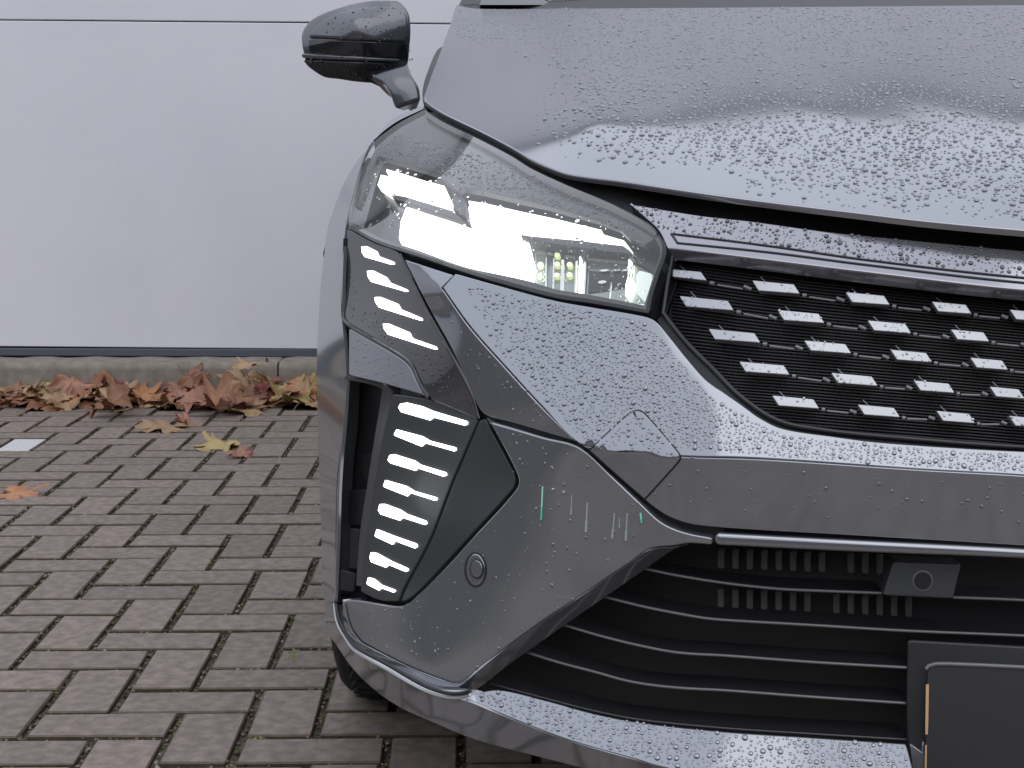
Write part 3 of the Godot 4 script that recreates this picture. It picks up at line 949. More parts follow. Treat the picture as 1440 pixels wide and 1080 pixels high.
func running_lamps(c: Node, side_f: Field) -> void:
	var up := panel("upper_running_lamp", [487, 322, 527, 342, 562, 358, 600, 436, 631, 493, 662, 553, 673, 588, 668, 587, 606, 562, 603, 556, 592, 538, 579, 511, 567, 500, 529, 477, 490, 454, 483, 444, 486, 340], udrl_f, M.lamp_panel, c, 0.0, 10.0, 0.0012, 0.014, 5.0)
	for a in [[508, 346, 516, 345.5, 531, 353, 534, 360, 555.5, 368, 556, 373, 551, 373, 513, 362, 509, 355.5], [516, 380, 525.5, 380, 544, 389, 550, 397, 574, 407, 576, 411.5, 571, 411, 522, 397, 517, 389],
		[526, 417, 535.5, 417, 561, 427, 565, 434.5, 594.5, 447, 596, 452, 591, 451.5, 533, 433, 528, 425.5], [538, 454.5, 547, 454.5, 577, 467, 582, 475.5, 614.5, 487, 617, 493, 611, 492, 545.5, 471, 540, 463]]:
		plate_on("light_bar", shrink(blade(a), 0.9), udrl_f, M.drl, up, 0.0012, 0.0004)
	# rim of the panel, catching the sky
	var rim := Mb.new()
	rim.tube(on(udrl_f, dens(poly([562, 358, 600, 436, 631, 493, 662, 553, 673, 589]), 6.0, false), -0.001), 0.0022)
	put(rim, "panel_rim", M.gloss, up)
	var rim2 := Mb.new()
	rim2.tube(on(udrl_f, dens(poly([486, 335, 483, 444, 490, 456, 529, 479, 567, 502, 579, 513, 591, 539, 604, 559]), 5.0, false), 0.0005), 0.0024)
	put(rim2, "panel_rim", M.gloss, up)
	# air slot beside the lower lamp
	var slot_f := fld([489, 529, 1.87, 604, 560, 1.78, 551, 554, 1.81, 507, 824, 1.86, 476, 833, 1.88, 476, 690, 1.88], true)
	var slot_back := fld([489, 529, 1.90, 604, 560, 1.83, 551, 554, 1.86, 507, 824, 1.90, 476, 833, 1.91, 476, 690, 1.91], true)
	var vent := panel("air_slot", [486, 527, 535, 538, 606, 560, 600, 600, 540, 640, 530, 690, 520, 753, 515, 850, 483, 840, 474, 836, 474, 690, 482, 600], slot_back, M.black, c, 0.0, 30.0, 0.001, 0.01)
	var vf := fld([536, 540, 1.755, 551, 554, 1.745, 535, 622, 1.76, 524, 687, 1.775, 513, 753, 1.79, 507, 824, 1.80, 520, 622, 1.80, 502, 753, 1.83, 496, 824, 1.84], true)
	panel("slot_vane", [536, 540, 551, 552, 535, 622, 524, 687, 513, 753, 507, 826, 497, 824, 502, 753, 512, 687, 522, 622], vf, M.grey_plastic, vent, -0.002, 12.0, 0.001, 0.01)
	panel("slot_frame", [486, 529, 489, 530, 486, 600, 482, 640, 479, 690, 478, 800, 480, 836, 476, 836, 473, 800, 474, 690, 478, 640, 483, 600], slot_f, M.grey_plastic, vent, 0.002, 12.0, 0.0008, 0.02)
	panel("slot_frame", [491, 528, 535, 538, 604, 559, 606, 563, 552, 554, 535, 544, 491, 534], slot_f, M.grey_plastic, vent, 0.006, 12.0, 0.0008, 0.02)
	var inner := [[[482, 690, 514, 690, 508, 740, 482, 740], -0.01], [[492, 742, 506, 745, 502, 800, 490, 800], 0.0], [[482, 800, 504, 806, 502, 832, 482, 830], 0.005], [[492, 640, 512, 640, 506, 686, 494, 672], -0.018]]
	for a in inner:
		panel("slot_baffle", a[0], slot_f, M.plastic, vent, a[1], 20.0, 0.0012, 0.01)
	var fang := panel("lower_running_lamp", [551, 554, 604, 562, 668, 586, 672, 592, 638, 671, 604, 758, 569, 824, 560, 846, 533, 844, 506, 832, 513, 753, 524, 687, 535, 622], fang_f, M.fang, c, 0.0, 10.0, 0.0015, 0.02, 5.0)
	panel("lamp_cheek", [673, 591, 682, 589, 690, 605, 720, 662, 724, 675, 721, 686, 655, 759, 624, 793, 590, 829, 573, 843, 561, 847, 570, 825, 605, 758, 639, 672], side_f, M.fang, fang, -0.001, 10.0, 0.0015, 0.02, 5.0)
	var bars := [[560, 573, 563, 567, 573, 565.5, 595.5, 571, 609, 577, 659, 592, 659, 598, 653, 599, 611, 588, 605.5, 592, 564, 580],
		[554, 610, 558, 603, 595.5, 613, 605.5, 619, 643, 629, 643, 634, 639, 635.5, 599, 624, 594, 629, 554.5, 613],
		[545, 647, 548, 639, 555.5, 638, 584, 647, 593, 653, 629, 664, 630, 669, 624, 671, 589, 659.5, 585.5, 663, 549, 652],
		[539, 683, 542, 674, 573, 683, 584, 690, 615.5, 699, 617, 703, 612, 705, 578, 694, 574, 699, 540, 685.5],
		[531.5, 718, 534, 708, 542, 708, 564, 716, 573, 722, 601, 732, 602, 737, 598, 739, 567, 729, 563, 733, 535.5, 724],
		[527, 753, 530, 743, 555.5, 753, 587, 764, 589, 769, 584, 772, 557, 762, 553, 767, 528, 755.5],
		[519.5, 784, 522, 775.5, 531, 777, 551, 788, 575.5, 799, 575.5, 803, 571, 805, 548, 795.5, 543, 799, 522, 791],
		[515.5, 820, 518, 811, 527, 813, 538, 822, 557, 829, 558, 832, 554, 834, 537, 828, 534, 831.5, 517, 823]]
	for a in bars:
		plate_on("light_bar", shrink(blade(a), 0.9), fang_f, M.drl, fang, 0.0012, 0.0004)
	var l := OmniLight3D.new()
	l.name = "running_lamp_glow"
	l.position = fang_f.pos(Vector2(580, 690)) + fang_f.nrm(Vector2(580, 690)) * 0.03
	l.light_energy = 0.0005
	l.light_size = 0.03
	l.omni_range = 4.0
	l.omni_attenuation = 2.0
	l.shadow_enabled = true
	add_child(l)

func grille(c: Node) -> void:
	var trim := panel("grille_trim", [881, 284, 984, 301, 1055, 309, 1164, 324, 1220, 330, 1440, 351, 1720, 372, 1720, 428, 1440, 409, 1220, 384, 1042, 362, 951, 351, 938, 350, 926, 325, 912, 311], trim_f, M.trim, c, 0.0, 10.0, 0.002, 0.012, 7.0, 0.5)
	var groove := Mb.new()
	for l in [[944, 329, 1080, 346, 1220, 366, 1440, 391, 1720, 410], [953, 342, 1080, 355, 1220, 373, 1440, 398, 1720, 417], [944, 329, 953, 342]]:
		groove.tube(on(trim_f, dens(poly(l), 12.0, false), 0.0002), 0.0012)
	put(groove, "trim_groove", M.black, trim)
	var outl := dens(poly([936, 351, 951, 352, 1042, 363, 1220, 385, 1440, 410, 1720, 430, 1720, 640, 1440, 630, 1245, 615, 1153, 605, 1092, 592, 1040, 558, 1000, 518, 962, 481, 929, 442, 930, 400]), 8.0)
	var mb := Mb.new()
	sheet(mb, outl, grille_f, -0.022, 24.0, 0.001, 0.01)
	var g := put(mb, "grille", M.black, c)
	# rim of the opening
	var rim := Mb.new()
	rim.tube(on(grille_f, dens(poly([946, 356, 940, 385, 932, 440, 964, 480, 1001, 517, 1041, 557, 1093, 591, 1153, 604, 1245, 614, 1440, 629, 1720, 639]), 8.0, false), -0.001), 0.0026)
	put(rim, "grille_rim", M.plastic, g)
	var ring := Mb.new()
	sheet(ring, dens(poly([921, 447, 930, 440, 964, 480, 1001, 517, 1041, 557, 1093, 591, 1153, 604, 1245, 614, 1440, 629, 1720, 639, 1720, 645, 1440, 636, 1245, 624, 1171, 615, 1101, 604, 1043, 571, 993, 536, 967, 507, 942, 476]), 6.0), grille_f, -0.004, 12.0, 0.0008, 0.015)
	put(ring, "grille_seal", M.black, g)
	# fine ribs behind the bright studs
	var ribs := Mb.new()
	for i in 66:
		var y0 := 345.0 + i * 4.6
		var ln := PackedVector2Array()
		for k in 40:
			var x := 925.0 + k * 20.5
			ln.append(Vector2(x, y0 + (x - 925.0) * lerpf(0.118, 0.075, i / 66.0)))
		for part in Geometry2D.intersect_polyline_with_polygon(ln, shrink(outl, 6.0)):
			if part.size() > 1: ribs.tube(on(grille_f, part, -0.020), 0.0011, 6, false)
	var rb := put(ribs, "grille_ribs", M.rib, g)
	rb.set_meta("kind", "stuff")
	var rows := [[[944, 377, 40], [1056, 391.5, 60], [1188.4, 408, 55], [1310, 421.5, 49], [1420, 433, 46], [1522, 444, 44]], [[953, 414, 69], [1092, 433, 59], [1219.5, 448, 54], [1337, 461, 47], [1448, 473, 44]],
		[[994, 459.5, 66], [1130, 476, 59], [1252, 489.5, 51], [1364.5, 501, 46], [1470, 512, 43]], [[1038, 505.5, 64], [1168.5, 522, 58], [1285, 533, 50], [1392, 542, 42], [1490, 552, 42]], [[1085, 554, 59], [1206, 567, 52], [1317, 576, 47], [1419, 583, 44]]]
	for r in rows.size():
		for i in rows[r].size():
			var s = rows[r][i]
			var w: float = s[2]
			var p := Vector2(s[0], s[1])
			var q := PackedVector2Array([p, p + Vector2(w, w * 0.095), p + Vector2(w + 9, w * 0.095 + 14), p + Vector2(10, 14 + w * 0.02)])
			if r == 0 and i == 0: q = PackedVector2Array([p, p + Vector2(w, 3), p + Vector2(w + 9, 16), p + Vector2(0, 11)])
			stud_polys.append(q)
			plate_on("stud", q, grille_f, M.stud, g, -0.003, 0.0009, 0.006)
			# black carrier between two studs
			var e := p + Vector2(w + 12, w * 0.1 + 13)
			var nx: Vector2 = Vector2(rows[r][i + 1][0], rows[r][i + 1][1]) if i + 1 < rows[r].size() else e + Vector2(62, 6)
			var b := nx + Vector2(-1, 11)
			var web := Mb.new()
			web.tube(on(grille_f, PackedVector2Array([e.lerp(b, 0.16), e.lerp(b, 0.78)]), -0.009), 0.0013, 6)
			web.tube(on(grille_f, PackedVector2Array([e, e.lerp(b, 0.1)]), -0.007), 0.0024, 6)
			web.tube(on(grille_f, PackedVector2Array([e.lerp(b, 0.82) - Vector2(0, 3), b]), -0.007), 0.0020, 6)
			var t := p + Vector2(w * 0.18, -10)
			put(web, "stud_carrier", M.slat_edge, g)
			var tick := Mb.new()
			tick.tube(on(grille_f, PackedVector2Array([t, t + Vector2(9, 9)]), -0.012), 0.0007, 6)
			put(tick, "stud_stay", M.slat_edge, g)

func intake(c: Node) -> void:
	var inf := fld([700, 960, 0.14, 967, 764, 0.14, 1440, 785, 0.14, 1720, 800, 0.14, 1274, 1045, 0.14, 1720, 1060, 0.14])
	var box := panel("lower_intake", [640, 978, 700, 925, 800, 865, 900, 795, 950, 760, 1004, 755, 1440, 775, 1720, 790, 1720, 1120, 1290, 1110, 1274, 1060, 1020, 1045, 833, 1020, 700, 985], inf, M.black, c, 0.0, 60.0, 0.001, 0.01)
	# radiator bars
	var rad := fld([1000, 780, 0.11, 1440, 800, 0.11, 1000, 860, 0.11, 1440, 880, 0.11])
	for row in 2:
		for i in 14:
			if row == 0 and (i == 8 or i > 11): continue
			if row == 1 and i == 7: continue
			var x := 1009.0 + 20.3 * i
			var y := (772.0 if row == 0 else 827.0) + i * (0.75 if row == 0 else 1.0)
			plate_on("radiator_bar", poly([x, y, x + 9.5, y + 0.4, x + 9.5, y + 28, x, y + 27]), rad, M.core, box, 0.0, 0.001, 0.01)
	# slats
	var lines := [[900, 798, 951, 809, 1020, 820, 1094, 828, 1160, 831, 1240, 834], [1340, 840, 1440, 844, 1720, 860], [838, 836, 900, 852, 944, 861, 989, 869, 1020, 872, 1140, 879, 1274, 887, 1440, 894, 1720, 908], [768, 871, 840, 893, 900, 908, 955, 918, 1020, 922, 1140, 931, 1277, 939],
		[716, 909, 784, 931, 833, 944, 889, 959, 950, 967, 1020, 971, 1140, 980, 1274, 989], [690, 961, 707, 966, 767, 982, 833, 999, 900, 1012, 1020, 1024, 1126, 1031, 1275, 1040]]
	for k in lines.size():
		var pts := dens(poly(lines[k]), 9.0, false)
		var m := Mb.new()
		var e := PackedVector3Array()
		for q in pts: e.append(S.at(q.x, q.y, S.zb(q.x) + (0.052 if k < 5 else 0.05)))
		m.tube(e, 0.0013 if k < 5 else 0.001, 10)
		for i in range(e.size() - 1):
			for side in [1, -1]:
				var up := Vector3(0, 0.0013 * side, 0)
				var bk := Vector3(0, 0.002 + 0.001 * side, -0.034)
				var n := Vector3(0, side, 0.05 * side)
				m.flat_quad(e[i] + up, e[i + 1] + up, e[i + 1] + bk, e[i] + bk, n.normalized())
		put(m, "slat", M.black, box)
		var edge := Mb.new()  # paler tube along the black slat, its sky highlight put into the colour
		edge.tube(e, 0.0014 if k < 5 else 0.001, 10)
		put(edge, "slat_edge", M.slat_edge, box)
	# radar sensor
	var sf := fld([1256, 790, 0.03, 1352, 793, 0.03, 1340, 842, 0.03, 1241, 838, 0.03])
	var blk := panel("radar_sensor", [1256.5, 790, 1352, 793, 1340, 842, 1241, 837.5], sf, M.grey_plastic, c, 0.0, 20.0, 0.002, 0.05, 5.0)
	var q1 := PackedVector2Array(); var q2 := PackedVector2Array()
	for k in 24:
		var d := Vector2(cos(TAU * k / 24), sin(TAU * k / 24))
		q1.append(Vector2(1297.5, 816.5) + d * 14.5); q2.append(Vector2(1297.5, 816.5) + d * 12.6)
	plate_on("sensor_collar", q1, sf, M.slat_edge, blk, 0.0008, 0.0006, 0.004)
	plate_on("sensor_lens", q2, sf, M.plastic, blk, 0.0016, 0.0006, 0.004)
	# number plate carrier and blank plate
	var pf := fld([1274, 926, 1.462, 1440, 934, 1.44, 1720, 950, 1.43, 1274, 1110, 1.45, 1440, 1118, 1.428, 1720, 1130, 1.42])
	var pc := panel("plate_carrier", [1276, 900, 1440, 908, 1720, 925, 1720, 1150, 1292, 1140, 1288, 1085, 1276, 1040], pf, M.plastic, c, -0.014, 40.0, 0.003, 0.03, 8.0)
	panel("number_plate", [1304, 948, 1308, 939, 1318, 935.5, 1340, 936, 1440, 940, 1720, 955, 1720, 1150, 1300, 1140], pf, M.plate, pc, 0.0, 40.0, 0.0012, 0.006, 6.0)
	var edge := Mb.new()
	edge.tube(on(pf, dens(poly([1302.5, 941, 1306, 936.5, 1315, 934, 1340, 934, 1440, 938.5, 1720, 953]), 8.0, false), 0.0), 0.002, 10)
	put(edge, "plate_rim", M.slat_edge, pc)
	panel("plate_edge", [1302, 962, 1306.5, 962, 1305, 1033, 1301, 1033], pf, M.orange, pc, 0.001, 20.0, 0.0004, 0.002, 10.0)
	panel("plate_edge", [1301, 1048, 1303.5, 1047, 1302, 1140, 1299, 1140], pf, M.orange, pc, 0.001, 20.0, 0.0004, 0.002, 10.0)
	panel("lip_end", [1279, 1046, 1296, 1058, 1297, 1044, 1301, 1044, 1300, 1140, 1292, 1140], pf, M.paint, pc, -0.006, 20.0, 0.001, 0.01, 6.0)

func mirror(c: Node) -> void:
	var mf := fld([424, 60, 2.99, 500, 30, 2.935, 575, 40, 2.98, 500, -2, 2.99, 430, 28, 2.995, 560, -2, 2.995, 580, 70, 3.0, 500, 75, 2.945, 440, 100, 2.995, 500, 118, 3.0, 542, 120, 3.0, 500, 98, 2.955], false, 1e-4)
	mirror_f = mf
	var hs := panel("door_mirror", [424, 75, 421, 53, 423, 42, 432, 28, 451, 16, 473, 7, 496, 0, 524, -4, 560, -3, 571, 7, 577, 19, 580, 42, 579, 67, 577, 86, 573, 100, 556, 108, 542, 120, 524, 119, 500, 117, 476, 114, 456, 110, 442, 102, 429, 91], mf, M.mirror, c, -0.004, 9.0, 0.008, 0.09, 5.0, -2.0)
	panel("mirror_cap", [432, 53, 442, 37, 467, 21, 496, 12, 524, 9, 556, 10, 571, 17, 574, 30, 572, 60], mf, M.mirror, hs, 0.003, 9.0, 0.006, 0.01, 4.0)
	panel("mirror_band", [433, 55, 572, 61, 575, 83, 434, 73.5], mf, M.gloss, hs, 0.0005, 12.0, 0.002, 0.01, 5.0)
	panel("mirror_indicator", [424, 75, 564, 83, 556, 86.5, 426, 81.5], mf, M.mirror, hs, 0.004, 9.0, 0.003, 0.02, 4.0)
	panel("mirror_foot", [425, 83, 556, 88, 527, 100, 519, 109, 541, 119, 524, 118.5, 500, 117, 476, 113, 456, 110, 442, 102, 430, 92], mf, M.plastic, hs, 0.002, 9.0, 0.006, 0.02, 4.0)
	var af := fld([573, 86, 2.97, 524, 101, 2.955, 518, 109, 2.955, 556, 154, 2.93, 591, 142, 2.93, 560, 115, 2.93], false)
	panel("mirror_arm", [574, 86, 527, 101, 519, 109, 540, 119, 556, 154, 568, 149, 592, 141, 590, 121, 579, 100], af, M.mirror, hs, 0.0, 9.0, 0.008, 0.05, 4.0)

func rest_of_car(c: Node) -> void:
	# scuttle and screen behind the bonnet
	var scf := fld([660, 4, 2.83, 1100, 2, 2.52, 1720, -4, 2.48, 660, -20, 2.9, 1720, -30, 2.6, 800, 6, 2.72, 1440, 2, 2.48], false)
	panel("scuttle", [640, 6, 668, 10, 800, 10, 1100, 8, 1440, 6, 1720, 4, 1720, -26, 1100, -20, 660, -18, 648, -12], scf, M.plastic, c, -0.01, 40.0, 0.003, 0.02)
	var pb := fld([622, 60, 2.47, 593, 124, 2.33, 600, 138, 2.30, 609, 96, 2.36], false)
	panel("wing_gusset", [622, 59, 613, 66, 602, 88, 594, 109, 591, 126, 593, 144, 600, 140, 608, 116, 611, 97, 624, 64], pb, M.plastic, c, -0.004, 9.0, 0.002, 0.02, 4.0)
	# cabin hull: cross-sections along the car, mirrored about its centre line
	var cx := 0.6
	var secs := [[-2.84, 0.655, 1.025], [-3.05, 0.65, 1.15], [-3.45, 0.62, 1.38], [-3.9, 0.60, 1.44], [-4.4, 0.58, 1.40], [-4.7, 0.60, 1.05]]
	var glass := Mb.new()
	var rear := Mb.new()
	var roof := Mb.new()
	for i in range(secs.size() - 1):
		var a = secs[i]; var b = secs[i + 1]
		var m := glass if i < 2 else (rear if i == 4 else roof)
		var A := Vector3(cx - a[1], a[2], a[0]); var B := Vector3(cx + a[1], a[2], a[0])
		var C := Vector3(cx + b[1], b[2], b[0]); var D := Vector3(cx - b[1], b[2], b[0])
		m.flat_quad(A, B, C, D, (B - A).cross(D - A).normalized() * (1.0 if (B - A).cross(D - A).y > 0 else -1.0))
	put(glass, "windscreen", M.screen, c)
	put(rear, "rear_window", M.screen, c)
	put(roof, "roof", M.paint, c)
	for s in [-1.0, 1.0]:
		var sides := Mb.new()
		var win := Mb.new()
		for i in range(secs.size() - 1):
			var a = secs[i]; var b = secs[i + 1]
			win.flat_quad(Vector3(cx + s * a[1], a[2], a[0]), Vector3(cx + s * b[1], b[2], b[0]), Vector3(cx + s * 0.74, 0.87, b[0]), Vector3(cx + s * (0.74 if i > 0 else 0.68), 0.87, a[0]), Vector3(s, 0.3, 0).normalized())
		sides.flat_quad(Vector3(cx + s * 0.74, 0.87, -2.7), Vector3(cx + s * 0.74, 0.87, -4.7), Vector3(cx + s * 0.82, 0.6, -4.7), Vector3(cx + s * 0.82, 0.6, -2.7), Vector3(s, 0.15, 0).normalized())
		sides.flat_quad(Vector3(cx + s * 0.82, 0.6, -2.7), Vector3(cx + s * 0.82, 0.6, -4.7), Vector3(cx + s * 0.80, 0.22, -4.7), Vector3(cx + s * 0.80, 0.22, -2.7), Vector3(s, -0.05, 0).normalized())
		put(win, "side_window", M.screen, c)
		put(sides, "door", M.paint, c)
	# wing side over the wheel, behind the edge that the camera sees
	var ws := Mb.new()
	var rows := []
	for k in 27:
		var z := -2.07 - k * 0.025
		var dz := z + 2.26
		var low := 0.31 + sqrt(0.36 * 0.36 - dz * dz) if absf(dz) < 0.36 else 0.25
		var row := []
		for q in [[low, -0.242], [lerpf(low, 0.66, 0.5), -0.244], [0.68, -0.232], [0.73, -0.21], [0.76, -0.185]]:
			row.append(ws.v(Vector3(q[1], q[0], z), Vector3(-1.0, clampf((q[0] - 0.62) * 5.0, 0.0, 1.5), 0).normalized()))
		rows.append(row)
	for k in 26:
		for q in 4: ws.quad(rows[k][q], rows[k][q + 1], rows[k + 1][q + 1], rows[k + 1][q])
	put(ws, "wing_side", M.paint, c)
	var tail := Mb.new()
	tail.flat_quad(Vector3(cx - 0.80, 0.22, -4.7), Vector3(cx + 0.80, 0.22, -4.7), Vector3(cx + 0.60, 1.05, -4.7), Vector3(cx - 0.60, 1.05, -4.7), Vector3.FORWARD)
	put(tail, "tailgate", M.paint, c)
	var ub2 := Mb.new()
	ub2.box(Vector3(cx + 0.02, 0.245, -3.2), Vector3(1.35, 0.1, 2.9))
	ub2.box(Vector3(cx + 0.02, 0.45, -2.05), Vector3(1.1, 0.4, 0.5))
	put(ub2, "underbody", M.black, c)

func wheel(c: Node) -> void:
	var o := Vector3(-0.137, 0.31, -2.26)
	var prof := PackedVector2Array()
	for q in [[-0.085, 0.21], [-0.098, 0.23], [-0.104, 0.258], [-0.102, 0.28], [-0.097, 0.296], [-0.088, 0.305], [-0.07, 0.309], [-0.03, 0.311], [0.0, 0.311], [0.03, 0.311], [0.06, 0.309], [0.08, 0.305], [0.094, 0.296], [0.104, 0.27], [0.098, 0.23], [0.085, 0.21]]:
		prof.append(Vector2(q[0], q[1]))
	var m := Mb.new()
	m.lathe(prof, o, Vector3.RIGHT, 64)
	var t := put(m, "wheel", M.rubber, c)
	var tr := Mb.new()
	for k in 60:
		for s in [-1.0, 1.0]:
			var a := TAU * (k + (0.5 if s > 0 else 0.0)) / 60.0
			var d := Vector3(0, cos(a), sin(a))
			var b := Basis(Vector3.RIGHT, -a) * Basis(Vector3.UP, 0.35 * s)
			tr.box(o + d * 0.3115 + Vector3(s * 0.05, 0, 0), Vector3(0.055, 0.006, 0.024), Basis(Vector3.RIGHT, a) * Basis(Vector3.UP, 0.3 * s), 0.001)
	put(tr, "tread", M.rubber, t).set_meta("kind", "stuff")
	var rim := Mb.new()
	rim.lathe(PackedVector2Array([Vector2(-0.08, 0.215), Vector2(-0.05, 0.2), Vector2(-0.055, 0.08), Vector2(-0.075, 0.04), Vector2(-0.075, 0.001)]), o, Vector3.RIGHT, 40)
	put(rim, "rim", M.stud, t)

# ---------------------------------------------------------------- rain
func drop_mesh(seg: int, tall: float) -> ArrayMesh:
	var m := Mb.new()
	var rows := []
	for r in [[1.0, -0.05, 0.08], [0.97, 0.3, 0.2], [0.82, 0.66, 0.52], [0.48, 0.92, 0.84]]:
		var row := []
		for k in seg:
			var d := Vector3(cos(TAU * k / seg), 0, sin(TAU * k / seg))
			row.append(m.v(Vector3(d.x * r[0], r[1] * tall, d.z * r[0]), (d * (1.0 - r[2]) + Vector3.UP * r[2]).normalized()))
		rows.append(row)
	for i in 3:
		for k in seg: m.quad(rows[i][k], rows[i][(k + 1) % seg], rows[i + 1][(k + 1) % seg], rows[i + 1][k])
	var top := m.v(Vector3(0, tall, 0), Vector3.UP)
	for k in seg: m.tri(rows[3][k], rows[3][(k + 1) % seg], top)
	return m.mesh()

# beads on a field inside an outline; dense(q) gives the chance 0..1, size in metres
func beads(called: String, label: String, f: Field, area: Array, count: int, r0: float, r1: float, dense: Callable, lift := 0.0, stretch := 1.25, avoid := [], m = null, tall := 0.72) -> void:
	var pg := poly(area)
	var lo := pg[0]; var hi := pg[0]
	for q in pg:
		lo = lo.min(q); hi = hi.max(q)
	var grid := {}
	var tfs := []
	var tries := 0
	while tfs.size() < count and tries < count * 30:
		tries += 1
		var q := Vector2(rng.randf_range(lo.x, hi.x), rng.randf_range(lo.y, hi.y))
		if not Geometry2D.is_point_in_polygon(q, pg): continue
		if rng.randf() > dense.call(q): continue
		var hit := false
		for av in avoid:
			if Geometry2D.is_point_in_polygon(q, av): hit = true
		if hit: continue
		var r := lerpf(r0, r1, pow(rng.randf(), 2.6))
		var p := f.pos(q)
		var cell := Vector3i((p / 0.006).floor())
		for dx in [-1, 0, 1]:
			for dy in [-1, 0, 1]:
				for dz in [-1, 0, 1]:
					for e in grid.get(cell + Vector3i(dx, dy, dz), []):
						if e[0].distance_to(p) < (e[1] + r) * 1.12: hit = true
		if hit: continue
		if not grid.has(cell): grid[cell] = []
		grid[cell].append([p, r])
		var n := f.nrm(q)
		var down := (Vector3.DOWN - n * Vector3.DOWN.dot(n)).normalized()
		var side := n.cross(down).normalized()
		var a := rng.randf_range(-0.5, 0.5)
		var d2 := (down * cos(a) + side * sin(a))
		var s2 := n.cross(d2).normalized()
		var st := rng.randf_range(0.85, stretch)
		tfs.append(Transform3D(Basis(s2 * r, n * r * rng.randf_range(0.8, 1.1), d2 * r * st), p + n * lift))
	var o := scatter_mesh(called, drop_mesh(10, tall), M.drop if m == null else m, tfs, self)
	tag(o, label, "water drops", "", "stuff")

